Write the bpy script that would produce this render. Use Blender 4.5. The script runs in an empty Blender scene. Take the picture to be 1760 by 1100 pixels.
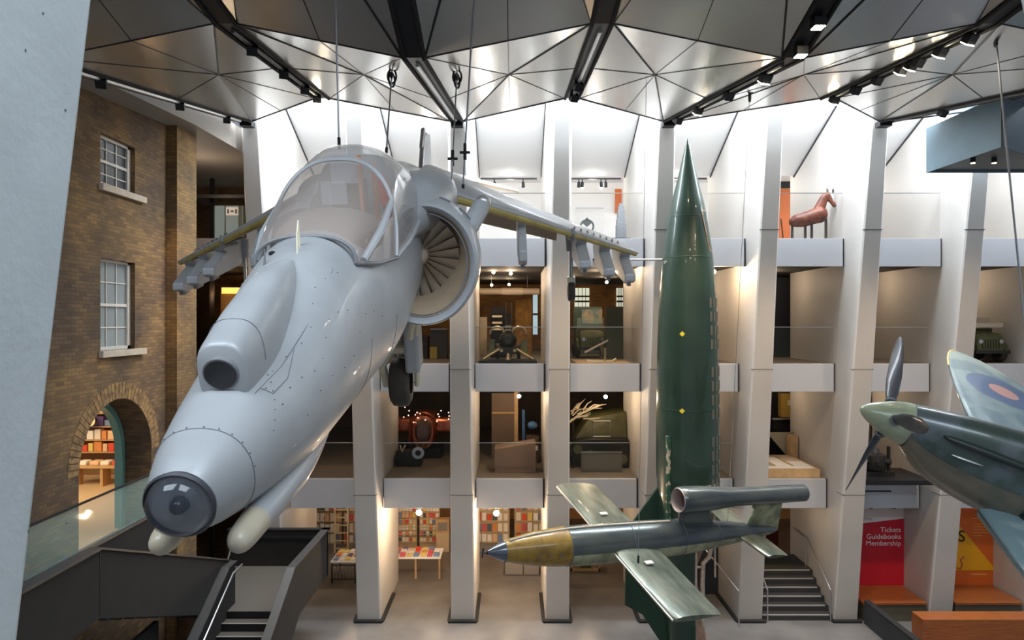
import bpy, bmesh, math, random
from math import sin, cos, pi, radians as rad, sqrt
from mathutils import Vector, Matrix, Euler
random.seed(7)
C = bpy.context.scene.collection
SC = bpy.context.scene

# ------------------------------------------------------------------ camera
cam = bpy.data.cameras.new('camera')
cam.lens = 24; cam.sensor_width = 36; cam.clip_start = .05; cam.clip_end = 200
camo = bpy.data.objects.new('camera', cam); C.objects.link(camo)
camo.location = (0, 0, 9); camo.rotation_euler = (pi/2, 0, 0)
SC.camera = camo
SC.view_settings.view_transform = 'Standard'
SC.view_settings.look = 'None'
SC.view_settings.exposure = 0.08
SC.view_settings.gamma = 1
SC.view_settings.use_curve_mapping = False

# ------------------------------------------------------------------ world and daylight
w = bpy.data.worlds.new('world'); SC.world = w; w.use_nodes = True
w.node_tree.nodes['Background'].inputs[0].default_value = (.80, .87, 1, 1)
w.node_tree.nodes['Background'].inputs[1].default_value = .32

def area(name, loc, rot, sx, sy, e, col):
    l = bpy.data.lights.new(name, 'AREA'); l.shape = 'RECTANGLE'; l.size = sx; l.size_y = sy
    l.energy = e; l.color = col
    o = bpy.data.objects.new(name, l); C.objects.link(o); o.location = loc; o.rotation_euler = rot
    return o
area('skylight_far', (4, 18.55, 16.4), (rad(8), 0, 0), 27, 2.2, 7000, (.86, .93, 1))
area('skylight_cove', (4, 18.4, 15.9), (rad(52), 0, 0), 27, .5, 1500, (.88, .94, 1))
area('skylight_near', (2, -.5, 17.0), (rad(20), 0, 0), 24, 4.0, 3200, (.76, .88, 1))

def spot(name, loc, target, e, col=(1, .74, .50), ang=70):
    l = bpy.data.lights.new(name, 'SPOT'); l.energy = e; l.color = col; l.spot_size = rad(ang); l.spot_blend = .8; l.shadow_soft_size = .3
    o = bpy.data.objects.new(name, l); C.objects.link(o); o.location = loc
    o.rotation_euler = (Vector(target)-Vector(loc)).to_track_quat('-Z', 'Y').to_euler()
for x_ in (-6.5, -2.9, 0, 2.8, 5.7, 8.5, 12.0): spot('added_warm_spot', (x_, 14.2, 13.5), (x_+.3, 20.5, 2.2), 900)  # warm spots added between the folds to brighten the lower columns
def lamp(name, loc, e, col=(1, .72, .45), r=.08):
    l = bpy.data.lights.new(name, 'POINT'); l.energy = e; l.color = col; l.shadow_soft_size = r
    o = bpy.data.objects.new(name, l); C.objects.link(o); o.location = loc
    return o

# ------------------------------------------------------------------ materials
def rgb(c): return (c[0], c[1], c[2], 1)
_m = {}
def M(name, col=(.5, .5, .5), rough=.5, metal=0, var=0, vs=3, col2=None, bump=0, bs=20, alpha=1, trans=0,
      emis=None, es=0, coat=0, detail=6, stretch=None, lo=.35, hi=.65, ior=1.45):
    if name in _m: return _m[name]
    m = bpy.data.materials.new(name); m.use_nodes = True; nt = m.node_tree; b = nt.nodes['Principled BSDF']
    b.inputs['Base Color'].default_value = rgb(col); b.inputs['Roughness'].default_value = rough
    b.inputs['Metallic'].default_value = metal; b.inputs['Alpha'].default_value = alpha
    b.inputs['Transmission Weight'].default_value = trans; b.inputs['Coat Weight'].default_value = coat
    b.inputs['IOR'].default_value = ior
    if emis: b.inputs['Emission Color'].default_value = rgb(emis); b.inputs['Emission Strength'].default_value = es
    if var or col2 or bump:
        tc = nt.nodes.new('ShaderNodeTexCoord'); mp = nt.nodes.new('ShaderNodeMapping')
        nt.links.new(tc.outputs['Object'], mp.inputs[0])
        if stretch: mp.inputs['Scale'].default_value = stretch
    if var or col2:
        n = nt.nodes.new('ShaderNodeTexNoise'); n.inputs['Scale'].default_value = vs; n.inputs['Detail'].default_value = detail
        nt.links.new(mp.outputs[0], n.inputs['Vector'])
        r = nt.nodes.new('ShaderNodeValToRGB'); nt.links.new(n.outputs['Fac'], r.inputs[0])
        c2 = col2 or tuple(min(1, c*(1+var)) for c in col); c1 = col if col2 else tuple(c*(1-var) for c in col)
        r.color_ramp.elements[0].position = lo; r.color_ramp.elements[1].position = hi
        r.color_ramp.elements[0].color = rgb(c1); r.color_ramp.elements[1].color = rgb(c2)
        nt.links.new(r.outputs[0], b.inputs['Base Color'])
    if bump:
        n2 = nt.nodes.new('ShaderNodeTexNoise'); n2.inputs['Scale'].default_value = bs; n2.inputs['Detail'].default_value = 5
        nt.links.new(mp.outputs[0], n2.inputs['Vector'])
        bp = nt.nodes.new('ShaderNodeBump'); bp.inputs['Strength'].default_value = bump; bp.inputs['Distance'].default_value = .02
        nt.links.new(n2.outputs['Fac'], bp.inputs['Height']); nt.links.new(bp.outputs[0], b.inputs['Normal'])
    _m[name] = m
    return m

def brick_mat(name, c1, c2, mortar, sx=.225, sz=.075, rot=False):
    m = bpy.data.materials.new(name); m.use_nodes = True; nt = m.node_tree; b = nt.nodes['Principled BSDF']
    N = nt.nodes.new; L = nt.links.new
    g = N('ShaderNodeNewGeometry'); s = N('ShaderNodeSeparateXYZ'); L(g.outputs['Position'], s.inputs[0])
    sn = N('ShaderNodeSeparateXYZ'); L(g.outputs['True Normal'], sn.inputs[0])
    a = N('ShaderNodeMath'); a.operation = 'ABSOLUTE'; L(sn.outputs[0], a.inputs[0])
    gt = N('ShaderNodeMath'); gt.operation = 'GREATER_THAN'; L(a.outputs[0], gt.inputs[0]); gt.inputs[1].default_value = .5
    mx = N('ShaderNodeMix'); L(gt.outputs[0], mx.inputs[0]); L(s.outputs[0], mx.inputs[2]); L(s.outputs[1], mx.inputs[3])
    cb = N('ShaderNodeCombineXYZ'); L(mx.outputs[0], cb.inputs[0]); L(s.outputs[2], cb.inputs[1])
    br = N('ShaderNodeTexBrick'); L(cb.outputs[0], br.inputs[0])
    br.inputs['Scale'].default_value = 1; br.inputs['Brick Width'].default_value = sx; br.inputs['Row Height'].default_value = sz
    br.inputs['Mortar Size'].default_value = .007; br.inputs['Mortar Smooth'].default_value = .3; br.inputs['Bias'].default_value = -.1
    br.inputs['Color1'].default_value = rgb(c1); br.inputs['Color2'].default_value = rgb(c2); br.inputs['Mortar'].default_value = rgb(mortar)
    n = N('ShaderNodeTexNoise'); n.inputs['Scale'].default_value = .9; n.inputs['Detail'].default_value = 8; L(g.outputs['Position'], n.inputs['Vector'])
    r = N('ShaderNodeValToRGB'); L(n.outputs['Fac'], r.inputs[0]); r.color_ramp.elements[0].position = .35; r.color_ramp.elements[1].position = .7
    r.color_ramp.elements[0].color = (.55, .54, .58, 1); r.color_ramp.elements[1].color = (1.25, 1.12, .80, 1)
    mm = N('ShaderNodeMix'); mm.data_type = 'RGBA'; mm.blend_type = 'MULTIPLY'; mm.inputs[0].default_value = 1
    L(br.outputs['Color'], mm.inputs[6]); L(r.outputs[0], mm.inputs[7]); L(mm.outputs[2], b.inputs['Base Color'])
    b.inputs['Roughness'].default_value = .9
    bp = N('ShaderNodeBump'); bp.inputs['Strength'].default_value = .5; bp.inputs['Distance'].default_value = .01
    inv = N('ShaderNodeMath'); inv.operation = 'SUBTRACT'; inv.inputs[0].default_value = 1; L(br.outputs['Fac'], inv.inputs[1])
    L(inv.outputs[0], bp.inputs['Height']); L(bp.outputs[0], b.inputs['Normal'])
    return m

BRICK = brick_mat('stock_brick', (.235, .15, .078), (.125, .08, .048), (.12, .10, .075))
BRICKY = brick_mat('yellow_brick', (.25, .165, .075), (.16, .10, .05), (.13, .10, .075))
CONC = M('fin_cladding', (.56, .54, .515), .55, var=.05, vs=.6)
CONCN = M('near_concrete', (.56, .595, .60), .6, var=.06, vs=2.5, bump=.15, bs=30)
WHITE = M('white_paint', (.88, .89, .90), .6)
PARA = M('parapet_metal', (.52, .53, .56), .42, .15, var=.03, vs=.8)
DARKG = M('dark_gap', (.03, .03, .035), .7)
FLOORM = M('polished_concrete', (.125, .12, .116), .27, 0, col2=(.20, .19, .182), vs=.7, detail=8, lo=.3, hi=.7)
BLACK = M('black_metal', (.018, .018, .02), .45, .3)
STEEL = M('steel', (.55, .55, .55), .3, .9)
CHAR = M('charcoal_steel', (.016, .0152, .0145), .85, .0, var=.1, vs=2)
CHART = M('charcoal_cap', (.06, .06, .06), .4, .2)
GLASS = M('clear_glass', (.10, .13, .12), .03, 0, alpha=.04)
GLASSG = M('green_glass', (.45, .62, .55), .04, 0, alpha=.22)
STONE = M('stone', (.52, .44, .34), .8, var=.08, vs=6)
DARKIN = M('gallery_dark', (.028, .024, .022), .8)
BEIGEW = M('gallery_beige', (.46, .40, .34), .7, var=.04, vs=1)
GFLOOR = M('gallery_floor', (.20, .165, .13), .55)
ORANGE = M('orange_wall', (.62, .15, .03), .5)
WOOD = M('bench_wood', (.27, .075, .022), .38, col2=(.38, .12, .032), vs=3, stretch=(1, 12, 12))
PALEWOOD = M('pale_wood', (.55, .36, .18), .5, var=.1, vs=4)

# ------------------------------------------------------------------ mesh helpers
WORLDP = {}
class MB:
    def __init__(s): s.v = []; s.f = []; s.sm = []; s.mi = []; s.cur = 0
    def add(s, vs, fs, smooth=False):
        k = len(s.v); s.v += [tuple(v) for v in vs]
        for f in fs: s.f.append([k+i for i in f]); s.sm.append(smooth); s.mi.append(s.cur)
        return s
    def box(s, x0, x1, y0, y1, z0, z1):
        return s.add([(x0,y0,z0),(x1,y0,z0),(x1,y1,z0),(x0,y1,z0),(x0,y0,z1),(x1,y0,z1),(x1,y1,z1),(x0,y1,z1)],
                     [(0,3,2,1),(4,5,6,7),(0,1,5,4),(1,2,6,5),(2,3,7,6),(3,0,4,7)])
    def hexa(s, b, t):   # bottom quad, top quad
        return s.add(list(b)+list(t), [(0,3,2,1),(4,5,6,7),(0,1,5,4),(1,2,6,5),(2,3,7,6),(3,0,4,7)])
    def obox(s, c, h, e=(0,0,0)):
        R = Euler(e).to_matrix(); c = Vector(c); vs = []
        for z in (-1,1):
            for x, y in ((-1,-1),(1,-1),(1,1),(-1,1)): vs.append(c+R@Vector((x*h[0],y*h[1],z*h[2])))
        return s.add(vs, [(0,3,2,1),(4,5,6,7),(0,1,5,4),(1,2,6,5),(2,3,7,6),(3,0,4,7)])
    def prism(s, pts, axis, a, b):
        n = len(pts)
        def P(p, t):
            return {'x': (t, p[0], p[1]), 'y': (p[0], t, p[1]), 'z': (p[0], p[1], t)}[axis]
        vs = [P(p, a) for p in pts]+[P(p, b) for p in pts]
        fs = [list(range(n)), list(range(2*n-1, n-1, -1))]+[(i, i+n, (i+1) % n+n, (i+1) % n) for i in range(n)]
        return s.add(vs, fs)
    def tube(s, p0, p1, r0, r1=None, n=10, cap=True, smooth=True):
        r1 = r0 if r1 is None else r1; p0 = Vector(p0); p1 = Vector(p1); d = (p1-p0)
        if d.length < 1e-6: return s
        q = d.to_track_quat('Z', 'Y').to_matrix()
        vs = [p0+q@Vector((cos(2*pi*i/n)*r0, sin(2*pi*i/n)*r0, 0)) for i in range(n)]+[p1+q@Vector((cos(2*pi*i/n)*r1, sin(2*pi*i/n)*r1, 0)) for i in range(n)]
        s.add(vs, [(i, (i+1) % n, (i+1) % n+n, i+n) for i in range(n)], smooth)
        if cap: k = len(s.v)-2*n; s.f += [[k+n-1-i for i in range(n)], [k+n+i for i in range(n)]]; s.sm += [False]*2; s.mi += [s.cur]*2
        return s
    def path(s, pts, r, n=8, closed=False):
        m = len(pts); rr = r if isinstance(r, (list, tuple)) else [r]*m; rings = []
        pts = [Vector(p) for p in pts]; up = None
        for i in range(m):
            a = pts[(i-1) % m] if closed or i > 0 else pts[i]; b = pts[(i+1) % m] if closed or i < m-1 else pts[i]
            t = (b-a).normalized()
            if up is None: up = Vector((0,0,1)) if abs(t.z) < .9 else Vector((1,0,0))
            x = up.cross(t).normalized(); up = t.cross(x).normalized()
            rings.append([pts[i]+(x*cos(2*pi*j/n)+up*sin(2*pi*j/n))*rr[i] for j in range(n)])
        return s.loft(rings, cap=not closed, closed=closed)
    def loft(s, rings, cap=True, closed=False, smooth=True, ring_open=False):
        n = len(rings[0]); m = len(rings); vs = [p for r in rings for p in r]; fs = []
        for i in range(m if closed else m-1):
            for j in range(n-1 if ring_open else n):
                a = i*n+j; b = i*n+(j+1) % n; c = ((i+1) % m)*n+(j+1) % n; d = ((i+1) % m)*n+j
                fs.append((a, b, c, d))
        k = len(s.v); s.add(vs, fs, smooth)
        if cap:
            s.f.append([k+n-1-j for j in range(n)]); s.sm.append(smooth); s.mi.append(s.cur)
            s.f.append([k+(m-1)*n+j for j in range(n)]); s.sm.append(smooth); s.mi.append(s.cur)
        return s
    def lathe(s, prof, axis='z', c=(0,0,0), n=32, cap=False, a0=0, a1=2*pi):
        full = abs(a1-a0-2*pi) < 1e-6; k = n if full else n+1; rings = []
        for t, r in prof:
            ring = []
            for j in range(k):
                a = a0+(a1-a0)*j/n; x = cos(a)*r; y = sin(a)*r
                p = {'z': (x, y, t), 'y': (x, t, y), 'x': (t, x, y)}[axis]
                ring.append((c[0]+p[0], c[1]+p[1], c[2]+p[2]))
            rings.append(ring)
        return s.loft(rings, cap=cap, ring_open=not full)
    def sphere(s, c, r, n=16, sc=(1,1,1)):
        rings = []; m = n//2
        for i in range(m+1):
            a = pi*i/m; rr = max(sin(a), .001)*r; z = cos(a)*r
            rings.append([(c[0]+cos(2*pi*j/n)*rr*sc[0], c[1]+sin(2*pi*j/n)*rr*sc[1], c[2]+z*sc[2]) for j in range(n)])
        return s.loft(rings)
    def build(s, name, mat, parent=None, kind=None, label=None, sharp=35, bevel=0, fixn=True):
        me = bpy.data.meshes.new(name); off = WORLDP.get(parent.name) if parent else None
        vs = s.v if off is None else [(a-off[0], b-off[1], c-off[2]) for a, b, c in s.v]
        me.from_pydata(vs, [], s.f)
        for m in (mat if isinstance(mat, (list, tuple)) else [mat]): me.materials.append(m)
        for p, sm, mi in zip(me.polygons, s.sm, s.mi): p.use_smooth = sm; p.material_index = mi
        bm = bmesh.new(); bm.from_mesh(me)
        bmesh.ops.remove_doubles(bm, verts=bm.verts, dist=1e-5)
        if fixn: bmesh.ops.recalc_face_normals(bm, faces=bm.faces)
        bm.to_mesh(me); bm.free(); me.update()
        if any(s.sm): me.set_sharp_from_angle(angle=rad(sharp))
        o = bpy.data.objects.new(name, me); C.objects.link(o)
        if parent: o.parent = parent
        if off is not None: WORLDP[o.name] = off
        if kind: o['kind'] = kind
        if label: o['label'] = label
        if bevel:
            md = o.modifiers.new('bevel', 'BEVEL'); md.width = bevel; md.segments = 2; md.limit_method = 'ANGLE'
        return o

def tag(o, label, cat, group=None, kind=None):
    o['label'] = label; o['category'] = cat
    if group: o['group'] = group
    if kind: o['kind'] = kind
    return o
def thing(name, label, cat, loc=(0,0,0), rot=(0,0,0), group=None, world=True, scale=None):
    """an Empty at the thing's base; with world=True the children are written in world coordinates"""
    o = bpy.data.objects.new(name, None); C.objects.link(o); o.location = loc; o.rotation_euler = rot
    o.empty_display_size = .1
    if scale: o.scale = scale
    tag(o, label, cat, group)
    if world: WORLDP[o.name] = tuple(loc)
    return o
def struct(mb, name, mat, **k): return mb.build(name, mat, kind='structure', **k)
ORD = ['first', 'second', 'third', 'fourth', 'fifth', 'sixth', 'seventh', 'eighth', 'ninth', 'tenth']

# ------------------------------------------------------------------ the building
FX = [-7.10, -4.28, -1.47, 1.35, 4.20, 7.12, 9.97, 12.80, 15.65]    # centre lines of the far fins
L3, L2, L1 = 11.36, 7.70, 4.16                                       # gallery floors
def fy(z): return 20.4-.1345*z                                       # leaning front edge of a fin

struct(MB().box(-13, 20, -4, 32, -.3, 0), 'floor', FLOORM)

def make_fin(k):
    x = FX[k]
    t = thing('leaning_column', '', 'column', (x, 20.4, 0), group='tall leaning columns of the far wall')
    mb = MB(); zs = [0, 2.5, 5, 7.5, 10, 12.5, 14.5, 17.2]; ch = .035
    rings = []
    for z in zs:
        wd = (.36 if z == 0 else .36-.13*min(1, z/14.5)); y = fy(z)
        rings.append([(x-wd+ch, y, z), (x+wd-ch, y, z), (x+wd, y+ch, z), (x+.35, y+.9, z), (x+.35, 23.6, z), (x-.35, 23.6, z), (x-.35, y+.9, z), (x-wd, y+ch, z)])
    mb.loft(rings, cap=True, smooth=False)
    mb.build('shaft', CONC, t)
    sm = MB()
    for z in (3.9, 7.6, 11.5):
        wd = .36-.13*z/14.5+.002; y = fy(z)-.003
        for a, b, c, d in ((x-wd, x+wd, y, y+.02), (x+wd-.004, x+wd+.004, y, y+.85), (x-wd-.004, x-wd+.004, y, y+.85)):
            sm.box(a, b, c, d, z-.006, z+.006)
    sm.build('joint_line', DARKG, t)
    MB().prism([(x-.42, 20.25), (x+.42, 20.25), (x+.46, 20.4), (x+.46, 22.4), (x-.46, 22.4), (x-.46, 20.4)], 'z', 0, .06).build('base_trim', CHAR, t)
    return t
for k in range(9):
    t = make_fin(k)
    t['label'] = ['tall leaning column at far left, just right of the brick building',
      'leaning column whose foot stands left of the book table',
      'leaning column just right of the jet intake, left of the bright shop lamp',
      'leaning column straight behind the nose of the flying bomb',
      'leaning column directly behind the tall green rocket',
      'leaning column left of the carved horse and of the short staircase',
      'leaning column right of the horse and of the short staircase',
      'leaning column between the red and the orange sign walls',
      'leaning column at far right, beyond the orange sign wall'][k]

# slabs, ceilings and back walls of the galleries
for k, (z, nm, yp) in enumerate(((L1, 'floor_lower', 20.9), (L2, 'floor_middle', 20.4), (L3, 'floor_upper', 19.85))):
    struct(MB().box(-11.9, 19, yp, 31.2, z-.42, z-.004), nm, GFLOOR)
struct(MB().box(-11.9, 19, 20.9, 31.2, L1-.6, L1-.425), 'ceiling_ground', M('ground_ceiling', (.20, .16, .13), .8))
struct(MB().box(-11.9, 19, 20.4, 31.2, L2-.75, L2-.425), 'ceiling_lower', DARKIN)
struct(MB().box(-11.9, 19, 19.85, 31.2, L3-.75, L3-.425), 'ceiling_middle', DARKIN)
struct(MB().box(-12, 19, 30.9, 31.2, 0, L1-.6), 'wall_shop', M('shop_wall', (.50, .27, .11), .7))
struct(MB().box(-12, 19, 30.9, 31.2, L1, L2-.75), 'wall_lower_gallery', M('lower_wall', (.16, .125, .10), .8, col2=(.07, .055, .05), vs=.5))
struct(MB().box(-12, 19, 30.9, 31.2, L2, L3-.75), 'wall_middle_gallery', brick_mat('gallery_brick', (.42, .22, .09), (.28, .15, .07), (.2, .15, .1)))
struct(MB().box(-7.4, 19, 25.6, 25.9, L3, 14.3), 'wall_upper_gallery', WHITE)
# white sloping bulkhead over the top gallery
struct(MB().prism([(23.3, 13.92), (19.9, 15.52), (19.9, 17.4), (26, 17.4), (26, 14.15), (23.3, 14.15)], 'x', -7.3, 19), 'wall_bulkhead', WHITE)
mb = MB()
for k in range(8):
    for sx, x in ((1, FX[k]+.36), (-1, FX[k+1]-.36)):
        mb.prism([(23.3, 13.91), (19.9, 15.51), (19.87, 15.47), (23.25, 13.86)], 'x', x-.012, x+.012)
        mb.prism([(23.25, 13.86), (23.31, 13.86), (23.31, 14.0), (23.25, 14.0)], 'x', x-.012, x+.012)
struct(mb, 'trim_1', DARKG)

# balcony fronts
ROW = [('topmost', L3, 10.55, 19.75), ('middle', L2, 6.87, 20.3), ('lowest', L1, 3.27, 20.8)]
for r, (nm, zt, zb, yp) in enumerate(ROW):
    for k in range(-1, 8):
        x0 = FX[k]+.36 if k >= 0 else -10.3; x1 = FX[k+1]-.36
        where = f'between {ORD[k]} and {ORD[k+1]} leaning columns from left' if k >= 0 else 'left of all leaning columns'
        t = thing('balcony_front', f'grey balcony front, {nm} gallery, {where}', 'balcony front', ((x0+x1)/2, yp, zb), group='pale grey balcony fronts')
        MB().box(x0+.02, x1-.05, yp-.02, yp+.10, zb, zt).build('fascia_panel', PARA, t, bevel=.006)
        MB().box(x1-.05, x1, yp+.02, yp+.10, zb+.0, zt).build('shadow_gap', DARKG, t)
        if (r, k) in ((1, 1), (2, 6)):
            zz = zb+(.28 if r == 1 else .52); MB().box(x0+.3, x1-.9, yp-.035, yp-.015, zz-.02, zz+.02).build('slot', DARKG, t)
        has = {0: k >= 1 and k != 7, 1: k in (2, 3, 5, 6), 2: k in (0, 1, 2, 3, 4)}[r]
        if has:
            g = thing('glass_balustrade', f'glass balustrade on the {nm} gallery, {where}', 'balustrade', ((x0+x1)/2, yp+.05, zt), group='glass balustrades of the galleries')
            h = 1.33 if r == 0 else 1.1
            MB().box(x0+.03, x1-.03, yp+.045, yp+.057, zt, zt+h-.02).build('glass_pane', GLASS, g)
            MB().box(x0+.03, x1-.03, yp+.035, yp+.07, zt+h-.02, zt+h).build('top_rail', STEEL, g)

# ------------------------------------------------------------------ folded metal ceiling
CEIL = M('folded_aluminium', (.50, .49, .47), .27, .88, var=.10, vs=.35, stretch=(1, .25, 1))
R1 = {}; R2 = {}; R3 = {}
FXC = FX+[18.5]
for k in range(10):
    x = FXC[k]; ev = k % 2 == 0
    R1[k] = Vector((x, 18.2 if ev else 15.4, 14.3 if ev else 14.0))
    R2[k] = Vector((x, 10.2, 12.92 if ev else 13.43))
    R3[k] = Vector((x, 2.6, 15.2 if ev else 14.3))
cm = MB(); seams = []; hw = .17
def sh(v, d): return Vector((v.x+d, v.y, v.z))
for k in range(9):
    for A, B, dz in ((R1, R2, .10), (R2, R3, .35)):
        a, b, c, d = sh(A[k], hw), sh(A[k+1], -hw), sh(B[k+1], -hw), sh(B[k], hw)
        N_ = (a+b+c+d)/4+Vector((0, -.25 if A is R1 else 0, dz)); mids = [(a+b)/2, (b+c)/2, (c+d)/2, (d+a)/2]
        vs = [a, mids[0], b, mids[1], c, mids[2], d, mids[3]]
        i0 = len(cm.v); cm.add(vs+[N_], [(i, (i+1) % 8, 8) for i in range(8)])
        for i, v in enumerate(vs): seams.append((v, N_, .017 if i in ((0, 4) if k % 2 == 0 else (2, 6)) else .006))
        for i in range(8): seams.append((vs[i], vs[(i+1) % 8], (.018 if A is R1 else .009) if i in (0, 1) else .009 if i in (4, 5) else .006))
cl = struct(cm, 'ceiling', CEIL, fixn=True)
for p in cl.data.polygons: pass
sm = MB()
for a, b, r in seams: sm.tube(a-Vector((0,0,.004)), b-Vector((0,0,.004)), r, n=5, cap=False)
struct(sm, 'trim_2', BLACK)
# recessed lighting slots along the folds
GL = [(.86, .62, .36)]
LAMPM = M('lamp_face', (1, .9, .7), .5, emis=(1, .80, .50), es=14)
LAMPB = M('lamp_face_bright', (1, .9, .7), .5, emis=(1, .86, .62), es=120)
lampspots = {5: [(1227, 150), (1253, 162), (1352, 113), (1396, 68), (1416, 36)], 7: [(1424, 160), (1580, 92), (1594, 82), (1626, 71), (1668, 52)], 1: [(546, 166)], 2: [], 3: [], 6: [], 0: []}
for k in range(0, 9):
    nice = ['at far left above the brick building', 'running down to the left of the jet canopy', 'above the jet, wide and black, ending over its tail',
            'in the middle, ending above the flying bomb', 'running from upper right down to the point of the rocket', 'at upper right with a row of lit square lamps',
            'at upper right corner', 'beyond the upper right corner', 'past the right end'][k]
    a, b, c = R1[k], R2[k], R3[k]
    t = thing('lighting_slot', 'black recessed ceiling light slot '+nice, 'light track', tuple(a), group='black lighting slots in the folds of the ceiling')
    mb = MB()
    for p, q in ((a, b), (b, c)):
        mb.hexa([sh(p, -hw-.02), sh(p, hw+.02), sh(q, hw+.02), sh(q, -hw-.02)], [v+Vector((0,0,.28)) for v in (sh(p, -hw-.02), sh(p, hw+.02), sh(q, hw+.02), sh(q, -hw-.02))])
    mb.build('housing', BLACK, t)
    mb = MB()
    for s in (-1, 1):
        for p, q in ((a, b), (b, c)): mb.tube(sh(p, s*.15)-Vector((0,0,.02)), sh(q, s*.15)-Vector((0,0,.02)), .03, n=6)
    mb.build('edge_frame', CHAR, t)
    mb = MB()
    p, q = a.lerp(b, .05), a.lerp(b, .95)
    mb.tube(p-Vector((0,0,.03)), q-Vector((0,0,.03)), .035 if k else .05, n=8)
    mb.build('rail', STEEL if k in (0, 2, 3) else CHART, t)
    # spotlights on the track
    fr = {0: [.15, .45, .8], 1: [.25, .5, .8], 2: [], 3: [.1, .3], 4: [.12, .35, .62, .86], 5: [.06, .24, .40, .56, .66, .78, .92], 6: [.3], 7: [], 8: []}[k]
    lit = {1: [.08], 4: [.35, .86], 5: [.06, .56, .62, .78, .92]}.get(k, [])
    fr = sorted(set(fr) | set(lit))
    for f in fr:
        P = a.lerp(b, f)-Vector((0, 0, .10)); e = (rad(40), 0, rad(20))
        s = MB().obox(P, (.085, .07, .075), e).tube(P+Vector((0,0,.12)), P, .025, n=6).build('spotlight', BLACK, t)
        if f in lit:
            R = Euler(e).to_matrix(); MB().obox(P+R@Vector((0, -.012, -.078)), (.082, .064, .006), e).build('lamp_face', LAMPB, s)
    if k == 4:
        for f in (1.035, 1.11):
            P = b.lerp(c, f-1)-Vector((0,0,.1)); s = MB().obox(P, (.08, .08, .06)).build('spotlight', BLACK, t)
            MB().obox(P-Vector((0,0,.062)), (.07, .07, .004)).build('lamp_face', LAMPB, s)
    if k % 2 == 0: MB().box(a.x-.16, a.x+.16, a.y-.02, a.y+.25, a.z-.12, a.z+.02).build('end_bracket', BLACK, t)

# soffit over the left side
SOFF = M('soffit_panel', (.30, .27, .24), .7)
struct(MB().prism([(12, 13.35), (16.2, 13.62), (26, 13.8), (26, 14.3), (12, 14.3)], 'x', -12, -7.5), 'ceiling_side', SOFF)

# ------------------------------------------------------------------ brick building on the left
XW, TW = -8.2, .6
def wall_slices():
    ys = [2, 16.2, 13.6, 14.85, 12.92, 15.52]
    ac, ar, sp = 14.22, 1.30, 6.06
    for i in range(33): ys.append(ac-ar*cos(pi*i/32))
    ys = sorted(set(round(y, 5) for y in ys)); mb = MB()
    def top(y): return sp+sqrt(max(0, ar*ar-(y-ac)**2))
    for y0, y1 in zip(ys, ys[1:]):
        if y1-y0 < 1e-4: continue
        ym = (y0+y1)/2; iv = []
        lo0 = lo1 = 0
        if ac-ar < ym < ac+ar: iv.append((0, 0, 4.25, 4.25)); lo0, lo1 = top(y0), top(y1)
        if 13.6 < ym < 14.85: iv += [(lo0, lo1, 8.38, 8.38), (10.24, 10.24, 11.72, 11.72), (12.74, 12.74, 13.7, 13.7)]
        else: iv.append((lo0, lo1, 13.7, 13.7))
        for a0, a1, b0, b1 in iv:
            mb.hexa([(XW, y0, a0), (XW-TW, y0, a0), (XW-TW, y1, a1), (XW, y1, a1)], [(XW, y0, b0), (XW-TW, y0, b0), (XW-TW, y1, b1), (XW, y1, b1)])
    struct(mb, 'wall_left', BRICK, fixn=False)
    # ring of voussoirs around the arch
    vm = MB(); n = 38
    for i in range(n):
        a0 = pi*i/n+.006; a1 = pi*(i+1)/n-.006; q = []
        for a, r in ((a0, ar), (a1, ar), (a1, ar+.34), (a0, ar+.34)): q.append((ac-r*cos(a), sp+r*sin(a)))
        vm.prism(q, 'x', XW, XW+.012)
    struct(vm, 'trim_3', M('voussoir_brick', (.36, .22, .09), .9, col2=(.17, .10, .05), vs=9, detail=2))
    # turquoise lining behind the reveal
    tm = MB(); pts = [(ac-ar, 4.3)]+[(ac-ar*cos(pi*i/24), sp+ar*sin(pi*i/24)) for i in range(25)]+[(ac+ar, 4.3)]
    ins = [(ac-ar+.13, 4.3)]+[(ac-(ar-.13)*cos(pi*i/24), sp+(ar-.13)*sin(pi*i/24)) for i in range(25)]+[(ac+ar-.13, 4.3)]
    for i in range(len(pts)-1):
        q = [pts[i], pts[i+1], ins[i+1], ins[i]]; tm.prism(q, 'x', XW-TW-.16, XW-TW)
    struct(tm, 'door_1', M('turquoise_paint', (.20, .42, .36), .45))
wall_slices()
struct(MB().box(XW-TW, XW+.25, 16.2, 17.2, 0, 13.7), 'wall_pier', BRICKY)
struct(MB().box(XW, XW+.07, 8, 16.2, 4.3, 4.62), 'baseboard_left', STONE)
struct(MB().prism([(-8.8, 17.2), (-8.8, 16.9), (-12.2, 24.6), (-11.9, 24.6)], 'z', 0, 13.7), 'wall_return', BRICK)
WFR = M('window_white', (.66, .62, .55), .5)
WGL = M('window_glass_dark', (.05, .055, .06), .25)
WGP = M('window_glass_pale', (.30, .33, .33), .12, coat=.3)
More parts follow.
